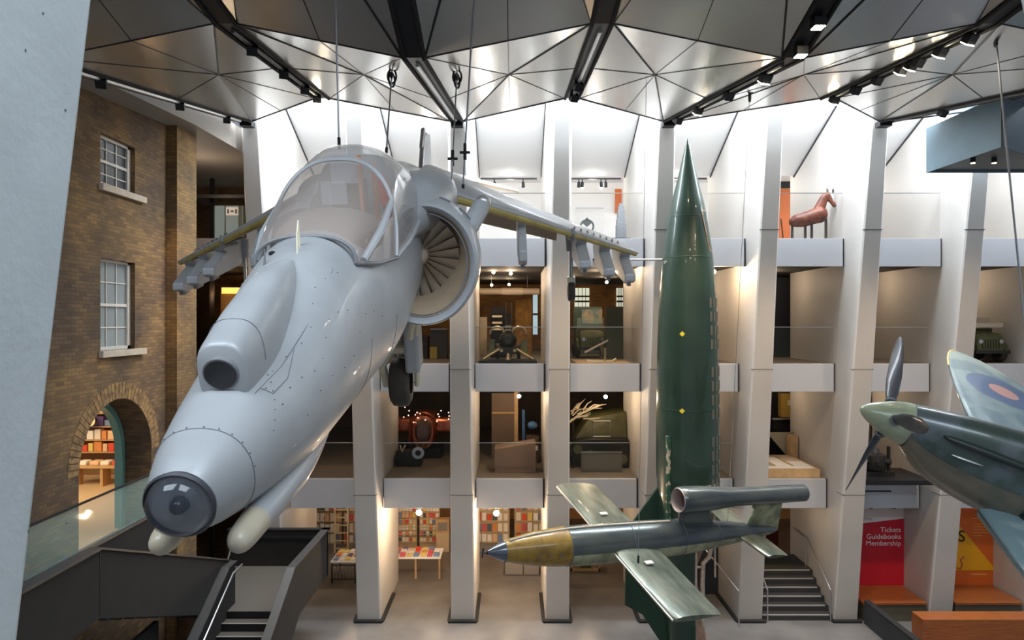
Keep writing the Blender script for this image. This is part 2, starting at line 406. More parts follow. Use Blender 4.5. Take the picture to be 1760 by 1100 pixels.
def sash(z0, z1, rows, label, gl, n):
    y0, y1 = 13.6, 14.85; x = XW-.16
    t = thing('sash_window', label, 'window', (x, (y0+y1)/2, z0))
    fr = MB(); f = .055
    fr.box(x-.06, x+.06, y0, y0+f, z0, z1).box(x-.06, x+.06, y1-f*2, y1, z0, z1).box(x-.06, x+.06, y0, y1, z1-f, z1).box(x-.06, x+.06, y0, y1, z0, z0+f*1.3)
    fr.build('frame', WFR, t)
    zm = (z0+z1)/2; g = MB(); g.box(x-.01, x+.01, y0+.04, y1-.1, z0+.05, z1-.04); g.build('pane', gl, t)
    mb = MB(); mb.box(x-.02, x+.045, y0, y1-.08, zm-.03, zm+.03)
    for i in (1, 2):
        yy = y0+f+(y1-y0-3*f)*i/3; mb.box(x, x+.03, yy-.012, yy+.012, z0, z1)
    for i in range(1, rows):
        zz = z0+(z1-z0)*i/rows; mb.box(x, x+.03, y0, y1-.08, zz-.012, zz+.012)
    mb.build('glazing_bar', WFR, t)
    MB().box(XW-.2, XW+.09, y0-.05, y1+.32, z0-.13, z0).build('window_sill', STONE, t)
    return t
sash(11.72, 12.74, 4, 'small upper white sash window with dark panes in the brick wall', WGL, 1)
sash(8.38, 10.24, 4, 'tall lower white sash window with pale panes in the brick wall', WGP, 2)

# beyond the pier: dark recess with glazed lift shaft
struct(MB().box(-12, -7.45, 24.6, 24.9, 0, 13.8), 'wall_back_left', brick_mat('dim_brick', (.22, .14, .08), (.16, .10, .06), (.13, .1, .07)))
t = thing('lift_shaft', 'black framed glazed lift shaft standing behind the brick pier', 'lift', (-9.2, 20.8, L3))
mb = MB()
for x, y in ((-9.75, 20.7), (-9.75, 22.2), (-8.6, 22.2)): mb.box(x-.06, x+.06, y-.06, y+.06, 0, 13.6)
for z in (4.0, 7.7, 12.75): mb.box(-9.75, -7.5, 20.66, 20.76, z-.05, z+.05).box(-9.80, -9.7, 20.7, 22.2, z-.05, z+.05)
mb.build('frame', BLACK, t)
MB().box(-9.7, -8.66, 22.18, 22.2, L3, 12.7).build('glass_pane', GLASSG, t)
t = thing('gallery_window', 'tall pale window seen through the lift glass behind the jet wing', 'window', (-10, 24.5, L3))
MB().box(-10.75, -9.75, 24.5, 24.58, L3-.1, 13.1).build('pane', M('sky_pane', (.45, .5, .48), .2, emis=(.55, .62, .58), es=.35), t)
MB().box(-9.8, -9.68, 24.44, 24.58, L3-.1, 13.1).box(-10.3, -10.26, 24.46, 24.58, L3-.1, 13.1).build('frame', WFR, t)
t = thing('direction_sign', 'small white sign with black symbols beside the lift', 'sign', (-8.55, 20.9, 12.3))
MB().box(-8.75, -8.37, 20.88, 20.92, 12.20, 12.45).build('plate', WHITE, t)
MB().box(-8.70, -8.66, 20.86, 20.88, 12.26, 12.39).box(-8.46, -8.42, 20.86, 20.88, 12.26, 12.39).box(-8.60, -8.52, 20.86, 20.88, 12.30, 12.35).build('symbol', BLACK, t)
t = thing('lit_display_panel', 'yellow lit panel in the dark room left of the jet', 'display', (-9.5, 23, L2))
MB().box(-9.9, -9.2, 23.2, 23.3, L2, 9.9).build('panel', M('ochre_panel', (.30, .18, .05), .6), t)
MB().box(-9.85, -9.25, 23.15, 23.2, 9.9, 10.1).build('lamp_bar', M('amber', (1, .6, .2), .5, emis=(1, .5, .1), es=1.5), t)

# ------------------------------------------------------------------ shop seen through the arch
struct(MB().prism([(-16, 9), (XW, 9), (XW, 15.6), (-8.85, 17), (-10.8, 21.3), (-16, 21.3)], 'z', 4.0, 4.25), 'floor_shop', M('shop_floor', (.62, .47, .30), .5))
struct(MB().box(-16, -10.8, 21.3, 21.5, 4.25, 8), 'wall_shop_back', M('cream_wall', (.6, .45, .28), .7))
struct(MB().prism([(-16, 9), (-8.8, 9), (-8.8, 16.9), (-10.8, 21.4), (-16, 21.4)], 'z', 7.9, 8.0), 'ceiling_shop', M('cream_wall', (.6, .45, .28), .7))
ITEMC = [(.75, .10, .05), (.80, .55, .35), (.85, .80, .72), (.75, .30, .10), (.15, .10, .30), (.80, .65, .20), (.10, .12, .14), (.65, .12, .15), (.20, .30, .50), (.9, .88, .85)]
ITEMM = [M('goods_%d' % i, c, .5) for i, c in enumerate(ITEMC)]
INM = ['red', 'tan', 'cream', 'orange', 'purple', 'yellow', 'black', 'crimson', 'blue', 'white']
t = thing('shelf_unit', 'wooden shop shelving seen through the brick archway, full of goods', 'shelving', (-12, 20.6, 4.25))
SZ = [5.05, 5.42, 5.82, 6.22, 6.62]
for z in SZ: MB().box(-13.55, -10.95, 20.4, 20.9, z-.03, z-.001).build('shelf', PALEWOOD, t)
MB().box(-13.62, -13.56, 20.4, 20.95, 4.25, 6.9).box(-10.94, -10.88, 20.4, 20.95, 4.25, 6.9).build('side_panel', PALEWOOD, t)
MB().box(-13.6, -10.9, 20.95, 20.98, 4.25, 6.9).build('back_panel', M('dim_wood', (.25, .14, .07), .6), t)
SHN = ['bottom', 'second', 'third', 'fourth', 'top']
for zi, z in enumerate(SZ):
    x = -12.95; j = 0
    while x < -11.3:
        wd = random.uniform(.14, .32); h = random.uniform(.16, .33); c = random.randrange(10)
        o = MB().obox((x+wd/2, 20.6, z+h/2), (wd/2-.01, .11, h/2), (0, 0, 0)).build('boxed_gift', ITEMM[c], bevel=.01)
        tag(o, f'{INM[c]} boxed gift, {ORD[j]} on the {SHN[zi]} shelf of the archway shop', 'gift box', f'goods on the {SHN[zi]} shelf of the archway shop')
        x += wd+.02; j += 1
t = thing('display_bench', 'low wooden table with goods below the archway shelves', 'table', (-11.8, 19.6, 4.25))
MB().box(-12.6, -10.8, 19.4, 19.9, 4.78, 4.84).build('tabletop', PALEWOOD, t)
for x in (-12.5, -11.7, -10.9): MB().box(x-.04, x+.04, 19.45, 19.85, 4.25, 4.78).build('leg', PALEWOOD, t)
for j, (x, c) in enumerate(((-12.4, 9), (-12.05, 1), (-11.75, 2), (-11.4, 0))):
    o = MB().obox((x+.1, 19.65, 4.90), (.13, .15, .06)).build('folded_cloth', ITEMM[c], bevel=.03)
    tag(o, f'{INM[c]} folded cloth on the low table seen through the arch', 'cloth', 'folded cloths on the low table')
t = thing('wall_clock', 'round white clock hanging at the upper left in the archway shop', 'clock', (-12.62, 20.2, 6.0))
MB().tube((-12.45, 20.1, 6.03), (-12.45, 20.16, 6.03), .17, n=24).build('face', M('clock_white', (.9, .85, .6), .5), t)
MB().tube((-12.45, 20.12, 6.03), (-12.45, 20.18, 6.03), .19, n=24).build('rim', BLACK, t)
MB().obox((-12.45, 20.09, 6.08), (.008, .004, .06)).obox((-12.41, 20.09, 6.03), (.05, .004, .008)).build('hand', BLACK, t)
area('shop_light', (-12, 17.5, 7.8), (rad(25), 0, 0), 3, 3, 300, (1, .74, .44))

# ------------------------------------------------------------------ dark steel stairs, lower left
def yzpanel(t, name, pts, x0, x1, mat, cap=None):
    MB().prism(pts, 'x', x0, x1).build(name, mat, t)
ST = thing('steel_staircase', 'dark grey steel staircase with landings in the lower left corner', 'staircase', (-7, 16, 0))
yzpanel(ST, 'right_stringer', [(19.5, 3.02), (16.45, 3.02), (11.6, .27), (11.6, -.0), (14.2, 0), (16.9, 1.72), (19.5, 1.72)], -5.38, -5.26, CHAR)
yzpanel(ST, 'left_stringer', [(16.9, 3.02), (16.45, 3.02), (11.6, .27), (11.6, 0), (14.2, 0), (16.4, 1.4), (16.9, 1.6)], -6.97, -6.85, CHAR)
MB().prism([(19.62, 3.02), (16.45, 3.02), (11.6, .27), (11.6, .31), (16.44, 3.05), (19.62, 3.05)], 'x', -5.42, -5.22).build('stringer_cap', CHART, ST)
MB().prism([(16.9, 3.02), (16.45, 3.02), (11.6, .27), (11.6, .31), (16.44, 3.05), (16.9, 3.05)], 'x', -7.02, -6.80).build('stringer_cap', CHART, ST)
MB().box(-8.1, -5.26, 19.42, 19.54, 1.72, 3.02).build('end_panel', CHAR, ST)
MB().box(-8.1, -5.22, 19.38, 19.58, 3.02, 3.05).box(-8.1, -5.4, 19.36, 19.41, 2.78, 2.86).build('end_cap', BLACK, ST)
MB().box(-8.1, -5.38, 16.4, 19.42, 1.84, 2.0).build('landing', M('landing_floor', (.10, .092, .08), .5), ST)
TREAD = M('tread', (.08, .073, .062), .5); NOSE = M('tread_nosing', (.36, .34, .30), .35, .3)
for i in range(11):
    z = 2.0-.17*(i+1)+.0; y = 16.4-.3*i
    s = MB().box(-6.85, -5.38, y-.3, y, z-.06, z).build('tread', TREAD, ST)
    MB().box(-6.85, -5.38, y-.31, y-.27, z-.002, z+.012).build('nosing', NOSE, s)
    MB().box(-6.85, -5.38, y-.012, y, z, z+.17).build('riser', BLACK, s)
MB().path([(-6.72, 17.0, 2.92), (-6.72, 16.45, 2.9), (-6.72, 11.6, .15)], .022).build('handrail', STEEL, ST)
MB().path([(-7.7, 19.0, 3.1), (-6.98, 16.6, 2.92)], .02).build('handrail', STEEL, ST)
UP = thing('upper_stair_flight', 'dark grey steel stair flight and walkway rising along the brick wall at lower left', 'staircase', (-7.5, 12, 0))
yzpanel(UP, 'parapet_panel', [(16.95, 3.02), (11.6, 5.1), (3, 5.1), (3, 3.9), (11.6, 3.93), (16.95, 1.7)], -7.12, -7.0, CHAR)
MB().prism([(16.95, 3.02), (11.6, 5.1), (3, 5.1), (3, 5.14), (11.6, 5.14), (16.95, 3.06)], 'x', -7.16, -6.96).build('panel_cap', CHART, UP)
MB().box(-6.998, -6.994, 11.59, 11.61, 3.95, 5.08).build('panel_joint', BLACK, UP)
MB().box(-8.12, -8.0, 3, 16.15, 3.6, 4.64).build('wall_side_panel', CHAR, UP)
MB().box(-8.14, -7.98, 3, 16.15, 4.64, 4.68).build('side_cap', CHART, UP)
MB().box(-8.0, -7.12, 3, 11.6, 3.95, 4.1).build('walkway', M('walkway', (.12, .115, .11), .6), UP)
for i in range(12):
    z = 4.1-.175*(i+1); y = 11.6+.43*i
    MB().box(-7.93, -7.13, y, y+.45, z-.05, z).build('step', TREAD, UP)
g = thing('glass_balustrade', 'glass balustrade on the stair in front of the brick archway', 'balustrade', (-8.06, 12, 4.68), group='glass balustrades of the galleries')
MB().box(-8.068, -8.052, 7, 16.15, 4.685, 5.55).build('glass_pane', GLASSG, g)
MB().box(-8.085, -8.035, 7, 16.15, 5.55, 5.58).build('top_rail', CHAR, g)
# light screen wall and black slab for the opening's shade beneath the walkway
struct(MB().box(-7.5, -7.4, 11.0, 14.3, 0, 2.7), 'wall_void_shade', M('void_black', (.01, .01, .01), .9))
struct(MB().box(-7.5, -7.38, 14.3, 16.6, 0, 1.6), 'wall_under_landing', BEIGEW)

# ------------------------------------------------------------------ near columns of the camera side
def near(sx, x, lab, yf):
    t = thing('near_column', lab, 'column', (x, 2.2, 0), group='columns framing the view')
    mb = MB(); zs = [0, 4, 8, 10.2, 13.5]; rings = []
    x1 = x-sx*.55
    for z in zs:
        y = yf(z); rings.append([(x, y, z), (x, -1.2, z), (x1-sx*.0, -1.2, z), (x1, y, z)])
    mb.loft(rings, smooth=False).build('shaft', CONCN, t, bevel=.02)
    ho = MB()
    for i in range(26):
        y = random.uniform(.9, 2.2); z = random.uniform(8.0, 10.4); ho.obox((x+sx*.0005, y, z), (.001, random.uniform(.002, .005), random.uniform(.002, .005)))
    ho.build('air_hole', M('airhole', (.12, .13, .13), .9), t)
near(1, -1.40, 'pale grey concrete column close up at the left edge', lambda z: 1.955+(z-8.17)*.173)
near(-1, 1.86, 'sliver of a pale column at the top right edge', lambda z: 2.515+(z-10.2)*.25)

# ------------------------------------------------------------------ the jump jet hanging nose down
def ring(y, w, zt, zb, n=40, ex=2.3, x0=0, zm=None):
    zm = (zt+zb)/2 if zm is None else zm; out = []
    for j in range(n):
        a = 2*pi*j/n; c, s = cos(a), sin(a); q = 2/ex
        x = x0+w*math.copysign(abs(c)**q, c); z = zm+((zt-zm) if s > 0 else (zm-zb))*math.copysign(abs(s)**q, s)
        out.append((x, y, z))
    return out
def catmull(rows, m=4):
    out = []
    for i in range(len(rows)-1):
        p0 = rows[max(i-1, 0)]; p1 = rows[i]; p2 = rows[i+1]; p3 = rows[min(i+2, len(rows)-1)]
        for k in range(m):
            t = k/m; r = []
            for a, b, c, d in zip(p0, p1, p2, p3):
                r.append(.5*((2*b)+(c-a)*t+(2*a-5*b+4*c-d)*t*t+(3*b-a-3*c+d)*t**3))
            out.append(r)
    out.append(list(rows[-1])); return out
HG = M('jet_grey', (.40, .41, .42), .42, .1, var=.07, vs=2.3, coat=.15)
HGD = M('jet_dark_grey', (.20, .205, .21), .45, .1, var=.08, vs=2)
HLIN = M('intake_lining', (.56, .42, .28), .5, 0, col2=(.44, .35, .25), vs=2.5)
HSEAM = M('seam', (.14, .15, .17), .7)
HYEL = M('ochre_edge', (.40, .31, .10), .5, var=.15, vs=4)
TAN = M('pod_tan', (.58, .50, .36), .4, col2=(.48, .42, .33), vs=4, coat=.2)
HAZE = M('canopy_glass', (.60, .50, .44), .10, 0, alpha=.42, coat=.5)
HAZER = M('canopy_rear_glass', (.55, .51, .48), .12, 0, alpha=.60, coat=.5)
RUBBER = M('rubber', (.055, .045, .035), .7, var=.2, vs=5)
CREAM = M('cream_metal', (.72, .66, .48), .5)
PITCH = rad(15.5)
J = thing('jump_jet', 'big pale grey jump jet hanging nose down towards the viewer', 'aircraft', (-1.60, 3.22, 8.09), (PITCH, rad(-1.2), rad(.8)), world=False)

FUS = [(.085, .16, .16, -.16), (.22, .215, .22, -.215), (.45, .275, .285, -.275), (.75, .33, .36, -.35), (1.2, .40, .46, -.43), (1.8, .465, .72, -.50),
       (2.4, .505, .89, -.56), (2.9, .545, .93, -.59), (3.6, .61, .84, -.61), (4.4, .615, .84, -.60), (5.2, .60, 1.05, -.58), (6.0, .64, 1.25, -.58), (7.5, .78, 1.22, -.52),
       (9, .62, 1.08, -.30), (10.5, .42, .95, -.05), (12, .26, .82, .18), (13.2, .12, .70, .40)]
mb = MB(); mb.loft([ring(r[0], r[1], r[2], r[3], 48, 2.25) for r in catmull(FUS, 4)])
fus = mb.build('fuselage', HG, J, sharp=60)
# glass seeker dome
mb = MB(); mb.lathe([(.085-.15*sin(a), .158*cos(a)) for a in [i*pi/2/10 for i in range(11)]], 'y', n=32)
mb.build('nose_glass', M('dome_glass', (.06, .07, .09), .03, 0, alpha=.42, coat=1), J, label='dark glass dome on the nose')
MB().lathe([(.08, .158), (.055, .166), (.07, .176), (.10, .166), (.08, .158)], 'y', n=40).build('nose_ring', M('dark_ring', (.05, .05, .06), .5), J)
mb = MB(); mb.lathe([(.10, .0), (.10, .15)], 'y', n=32); mb.build('seeker_plate', M('seeker_plate', (.035, .035, .04), .5), J)
MB().lathe([(.10, .045), (.05, .042), (.03, .03), (.03, 0)], 'y', n=20).build('seeker_lens', M('seeker', (.02, .02, .025), .15, .5), J)
def seam_ring(y, d=.0015, a0=0, a1=2*pi, r=.003, nm='panel_seam'):
    rows = catmull(FUS, 12); best = min(rows, key=lambda q: abs(q[0]-y)); rg = ring(y, best[1]+d, best[2]+d, best[3]-d, 96, 2.25)
    rg = [p for j, p in enumerate(rg) if a0 <= 2*pi*j/96 <= a1+1e-6]
    MB().path(rg, r, 5, closed=(a1-a0 > 6.28)).build(nm, HSEAM, J)
seam_ring(.37)
for y in (2.45, 3.3): seam_ring(y, a0=pi*1.52, a1=pi*1.98, r=.002)
# panel outlines and fasteners on the nose
def surf(y, a, d=.002):
    rows = catmull(FUS, 12); b = min(rows, key=lambda q: abs(q[0]-y)); c, s = cos(a), sin(a); q = 2/2.25
    zm = (b[2]+b[3])/2; h = (b[2]-b[3])/2+d
    return (( b[1]+d)*math.copysign(abs(c)**q, c), y, zm+h*math.copysign(abs(s)**q, s))
fm = MB()
for y0, y1, a in ((.8, 2.2, .95), (.8, 2.0, .55), (1.0, 2.8, .1)):
    for i in range(9): fm.sphere(surf(y0+(y1-y0)*i/8, a+.1*sin(i*1.3)), .0045, 6)
for i in range(11): fm.sphere(surf(.38, .1+i*.28), .004, 6)
for i in range(7): fm.sphere(surf(.62+.05*i, .35+.12*i), .004, 6)
f_ = fm.build('fasteners', M('fastener', (.12, .12, .13), .5, .5), J); f_['kind'] = 'stuff'
MB().path([surf(y, a) for y, a in ((.72, 1.05), (1.05, .98), (1.5, .92), (2.2, .95))], .0018, 5).build('panel_seam', HSEAM, J)
MB().path([surf(y, a) for y, a in ((.78, 1.02), (.80, .8), (1.0, .78), (1.25, .95))], .0018, 5).build('panel_seam', HSEAM, J)
# sensor fairing on top of the nose
BUMP = [(.70, .128, .60, .27, .44), (.73, .142, .625, .24, .44), (.85, .155, .66, .2, .44), (1.0, .165, .71, .2, .44), (1.2, .17, .76, .2, .45), (1.55, .16, .835, .2, .5), (1.85, .12, .85, .3, .6), (2.1, .06, .83, .4, .6)]
mb = MB(); mb.loft([ring(r[0], r[1], r[2], r[3], 32, 2.8, zm=r[4], x0=.015) for r in catmull(BUMP, 4)]); mb.build('sensor_fairing', HG, J, sharp=60)
MB().tube((.015, .72, .45), (.015, .682, .442), .098, n=32).build('sensor_rim', HGD, J)
MB().tube((.015, .69, .443), (.015, .675, .441), .087, n=32).build('sensor_window', M('sensor_glass', (.03, .03, .032), .25), J, label='round black sensor window')
MB().path([(.015+.166*abs(cos(a))**.7*(1 if cos(a)>0 else -1), .94, .44+.252*abs(sin(a))**.7) for a in [pi*i/16 for i in range(17)]], .0018, 5).build('panel_seam', HSEAM, J)
# probes in front of the windscreen
MB().path([(.02, 2.36, .86), (.02, 2.40, 1.06)], [.013, .008], 8).path([(.04, 2.22, .82), (.03, 2.30, .98), (.02, 2.40, 1.07)], .008, 6).build('probe', CREAM, J)
MB().path([(-.17, 2.10, .77), (-.17, 2.14, .90)], [.012, .004], 6).build('probe', HGD, J)
MB().sphere(surf(2.30, 1.88, .0), .026, 12, (1, 1.6, .6)).build('vent_hole', M('hole', (.01, .01, .01), .9), J)
# canopy and windscreen
def arch(y, w_, zt, zs, n=24, lean=0, e=2.5):
    out = []
    for j in range(n+1):
        a = pi*j/n; c, s = cos(a), sin(a); q = 2/e
        out.append((w_*math.copysign(abs(c)**q, c), y+lean*abs(s)**q, zs+(zt-zs)*abs(s)**q))
    return out
WS = [(2.55, .40, .915, .70, .06), (2.72, .455, 1.07, .66, .14), (2.95, .515, 1.22, .63, .28), (3.2, .565, 1.36, .61, .44), (3.42, .597, 1.46, .60, .58)]
CN = [(3.42, .592, 1.46, .60, .58), (3.8, .604, 1.56, .60, .5), (4.2, .612, 1.60, .62, .38), (4.7, .62, 1.57, .66, .25), (5.2, .63, 1.47, .75, .1)]
def glassloft(rows, nm, mt, lab=None):
    mb = MB(); mb.loft([arch(r[0], r[1], r[2], r[3], 28, r[4]) for r in catmull(rows, 4)], cap=False, ring_open=True)
    return mb.build(nm, mt, J, sharp=70, label=lab)
glassloft(WS, 'windscreen', HAZE, 'hazy wraparound windscreen')
glassloft(CN, 'canopy', HAZER, 'scratched bubble canopy glass')
MB().path(arch(3.42, .597, 1.465, .60, 30, .58), .020, 8).build('canopy_arch', HG, J)
MB().path(arch(2.55, .405, .92, .70, 24, .06), .016, 8).build('windscreen_frame', HGD, J)
for s in (-1, 1):
    MB().path([(s*.407, 2.55, .70), (s*.52, 2.95, .625), (s*.605, 3.42, .585)], .018, 8).build('windscreen_frame', HGD, J)
    MB().path([(s*.605, 3.42, .60), (s*.625, 4.2, .62), (s*.64, 5.2, .74)], .022, 8).build('canopy_sill', HG, J)
    mb = MB(); a = [(s*.602, 3.50, .60), (s*.60, 3.62, .82), (s*.565, 3.78, 1.02)]
    mb.path([(s*.44, 2.68, .70), (s*.515, 3.15, .87), (s*.53, 3.74, 1.07)], [.03, .04, .03], 8).build('canopy_strut', HG, J)
# cockpit
MB().box(-.42, .42, 3.0, 5.1, .3, .82).build('cockpit_tub', M('cockpit_brown', (.20, .155, .13), .7), J)
MB().loft([ring(y, w_, z, .6, 20) for y, w_, z in ((2.75, .3, .85), (3.1, .42, 1.0), (3.55, .46, 1.05), (3.7, .44, 1.0))]).build('glareshield', M('glareshield', (.23, .185, .165), .8), J)
s_ = MB().box(-.17, .17, 4.30, 4.5, .8, 1.25).build('ejection_seat', M('seat_green', (.16, .15, .12), .7), J)
MB().box(-.14, .14, 4.22, 4.42, 1.22, 1.50).build('head_box', M('seat_box', (.50, .54, .60), .5), s_)
MB().box(.16, .19, 4.1, 4.2, .8, 1.5).build('seat_rail', M('orange_rail', (.55, .22, .08), .5), s_)
MB().box(.27, .31, 4.25, 4.35, .8, 1.45).build('seat_rail', M('orange_rail', (.55, .22, .08), .5), s_)
MB().loft([ring(4.1, .05, 1.32, 1.0, 12, x0=.40), ring(4.2, .05, 1.25, .85, 12, x0=.43)]).build('harness', M('red_web', (.55, .05, .04), .6), s_)
MB().box(-.12, .12, 3.70, 3.72, 1.06, 1.28).build('head_up_display', M('hud_glass', (.55, .6, .65), .05, alpha=.35), J)
# spine behind the canopy
SPN = [(4.7, .40, 1.50, .7), (5.2, .52, 1.48, .7), (5.8, .50, 1.42, .7), (6.6, .42, 1.36, .7), (8, .32, 1.28, .7), (9.5, .24, 1.15, .6), (11.5, .14, .98, .5)]
mb = MB(); mb.loft([ring(a, b, c, d, 28) for a, b, c, d in catmull(SPN, 3)]); mb.build('spine', HG, J, sharp=60)
# air intakes
for s in (-1, 1):
    cx, cz, y0 = s*.675, .235, 4.95; rx, rz = .64, .70
    def er(y, k, dx=0, n=48): return [(cx+dx+rx*k*cos(2*pi*j/n), y+.22*sin(2*pi*j/n), cz+rz*k*sin(2*pi*j/n)) for j in range(n)]
    lip = MB(); lip.loft([er(y0+.02, .84), er(y0-.03, .89), er(y0-.05, .93), er(y0-.02, .97), er(y0+.06, 1.0), er(y0+.35, 1.03), er(y0+.8, 1.02, -s*.04), er(y0+1.6, .95, -s*.12), er(y0+2.6, .80, -s*.22)], cap=False)
    it = lip.build('air_intake', HG, J, sharp=60)
    duct = MB(); duct.loft([er(y0+.02, .84), er(y0+.12, .81), er(y0+.30, .79, -s*.03), er(y0+.6, .76, -s*.10), er(y0+.8, .74, -s*.16)], cap=False)
    duct.build('duct_lining', HLIN, it, sharp=60, label='tan inner lining of the intake')
    MB().path(er(y0-.0, .80, -s*.01), .008, 6, closed=True).build('lining_seam', HSEAM, it)
    disc = MB(); yb = y0+.58; fx = s*.53; disc.tube((fx, yb+.12, cz), (fx, yb+.14, cz), .56, n=32); disc.build('fan_case', M('fan_dark', (.30, .24, .17), .6), it)
    bl = MB()
    for j in range(22):
        a = 2*pi*j/22; d = Vector((cos(a), 0, sin(a))); n2 = Vector((-sin(a), 0, cos(a))); c0 = Vector((fx, yb, cz))
        q = [c0+d*.14-n2*.015+Vector((0, .05, 0)), c0+d*.14+n2*.025-Vector((0, .04, 0)), c0+d*.52+n2*.088-Vector((0, .04, 0)), c0+d*.52-n2*.055+Vector((0, .06, 0))]
        bl.hexa(q, [v+Vector((0, .012, 0)) for v in q])
    bl.build('fan_blade_ring', M('fan_blade', (.66, .56, .45), .45, .1), it)
    MB().lathe([(yb-.16, 0), (yb-.12, .07), (yb, .14), (yb+.1, .15)], 'y', (fx, 0, cz), n=20).build('fan_spinner', M('fan_blade', (.5, .42, .33), .35, .5), it)
    for a0, a1 in ((1.12, 1.38), (.62, .92)):
        if s < 0: a0, a1 = pi-a1, pi-a0
        pts = [(cx+rx*1.035*cos(a), y0+.36+.22*sin(a), cz+rz*1.035*sin(a)) for a in [a0+(a1-a0)*i/8 for i in range(9)]]
        MB().path(pts, .016, 6).build('intake_slot', HSEAM, it)
    # shoulder fairing between intake and wing root
    sh_ = MB(); sh_.loft([ring(y, w_, zt, .5, 24, x0=s*x0) for y, x0, w_, zt in ((5.0, .42, .22, .92), (5.4, .48, .34, 1.12), (6.0, .55, .48, 1.24), (7.2, .5, .5, 1.2), (8.8, .3, .4, 1.1))]); sh_.build('shoulder', HG, J, sharp=60)
    MB().sphere((s*.42, 5.12, .99), .07, 14, (1, .4, .75)).build('cooling_inlet', M('hole', (.01, .01, .01), .9), J)
# wings
def wing(s):
    root, tip = Vector((s*.55, 5.75, 1.10)), Vector((s*3.88, 8.66, -.35)); rc, tc = 3.3, 1.15; rings = []
    for i in range(13):
        t = i/12; le = root.lerp(tip, t); c = rc+(tc-rc)*t; th = c*(.105-.035*t); prof = []
        for u in (0, .004, .015, .05, .12, .3, .55, .8, 1, .8, .55, .3, .12, .05, .015, .004):
            k = len(prof); up = 1 if k <= 8 else -1
            yt = 5*th*(.2969*sqrt(u)-.126*u-.3516*u*u+.2843*u**3-.1036*u**4); prof.append((le.x, le.y+u*c, le.z+up*yt*(1 if up > 0 else .8)))
        rings.append(prof)
    return rings, root, tip
for s in (-1, 1):
    rings, root, tip = wing(s)
    w_ = MB().loft(rings).build('wing', HG, J, sharp=60)
    e = MB(); e.path([root.lerp(tip, t)+Vector((0, -.004, -.045+.02*t)) for t in (.12, .5, 1.0)], [.055, .045, .03], 10); e.build('leading_edge', HYEL, w_, label='ochre leading edge strip')
    MB().path([root.lerp(tip, t)+Vector((0, .0, .012)) for t in (.05, .5, 1.01)], [.045, .035, .025], 10).build('edge_cap', HG, w_)
    P = root.lerp(tip, .64)
    MB().path([P+Vector((0, -.03, .06)), P+Vector((0, -.06, -.01)), P+Vector((0, 0, -.10)), P+Vector((0, .5, -.14))], .03, 8).build('wing_fence', HGD, w_)
    for i in range(8):
        q = root.lerp(tip, .66+.035*i); MB().obox(q+Vector((0, .22, .06)), (.006, .05, .03)).build('vortex_generator', HGD, w_)
    # flap behind, drooped
    a, b = root.lerp(tip, .18)+Vector((0, 2.5, -.1)), root.lerp(tip, .62)+Vector((0, 1.75, -.08))
    MB().hexa([a, b, b+Vector((0, .55, -.42)), a+Vector((0, .75, -.62))], [v+Vector((0, .03, .06)) for v in (a, b, b+Vector((0, .55, -.42)), a+Vector((0, .75, -.62)))]).build('flap', M('flap_grey', (.20, .17, .14), .6), w_)
    # pylons
    for t, l, dp, fw in ((.40, .95, .62, .30), (.69, .9, .42, .45), (.82, .85, .44, .45), (.94, .85, .44, .45)):
        q = root.lerp(tip, t); x = q.x; y = q.y; z = q.z-.05
        pr = [(y-.02, z+.02), (y+.10, z-.10), (y-fw, z-dp*.62), (y-fw-.03, z-dp*.86), (y-fw+.10, z-dp), (y+l*.7, z-dp), (y+l, z-dp*.5), (y+l*1.1, z)]
        p_ = MB().prism(pr, 'x', x-(.09 if t > .5 else .06), x+(.09 if t > .5 else .06)).build('pylon', HG, w_, bevel=.02)
        MB().obox((x, y-fw+.2, z-dp-.02), (.03, .12, .03)).build('sway_brace', HGD, p_)
    # outrigger leg and wheel
    q = root.lerp(tip, .665)+Vector((0, .95, -.12))
    og = MB().tube(q, q+Vector((0, -.05, -.30)), .10, .08, n=12).build('outrigger_leg', HG, w_)
    MB().tube(q+Vector((0, -.05, -.30)), q+Vector((0, -.12, -.74)), .032, n=10).build('strut', STEEL, og)
    MB().obox(q+Vector((0, -.11, -.80)), (.065, .05, .07)).build('fork', CREAM, og)
    c = q+Vector((0, -.12, -.98)); MB().tube(c-Vector((.055, 0, 0)), c+Vector((.055, 0, 0)), .17, n=24).build('wheel', RUBBER, og, bevel=.02)
# sighting cannon fairing on the port wing root
MB().tube((1.17, 5.45, .55), (1.34, 5.80, .80), .115, n=20).build('root_nozzle', HG, J, bevel=.01)
MB().sphere((1.36, 5.82, .84), .10, 14).build('nozzle_joint', M('bare_metal', (.55, .54, .52), .35, .7), J)
# gun pods under the nose
for s in (-1, 1):
    rows = [(.16, .02, -.30, .20), (.18, .05, -.30, .20), (.25, .072, -.30, .20), (.42, .082, -.305, .21), (.7, .09, -.33, .22), (1.1, .10, -.37, .22), (1.6, .09, -.40, .20), (2.2, .05, -.42, .18)]
    pd = MB().loft([ring(y, r, z+r, z-r, 24, 2, x0=s*x) for y, r, z, x in catmull(rows[:4], 4)]).build('pod_nose', TAN, J, sharp=60, label='rounded tan tip of the under-nose pod')
    MB().loft([ring(y, r, z+r, z-r, 24, 2, x0=s*x) for y, r, z, x in catmull(rows[3:], 3)]).build('pod_body', HG, J, sharp=60)
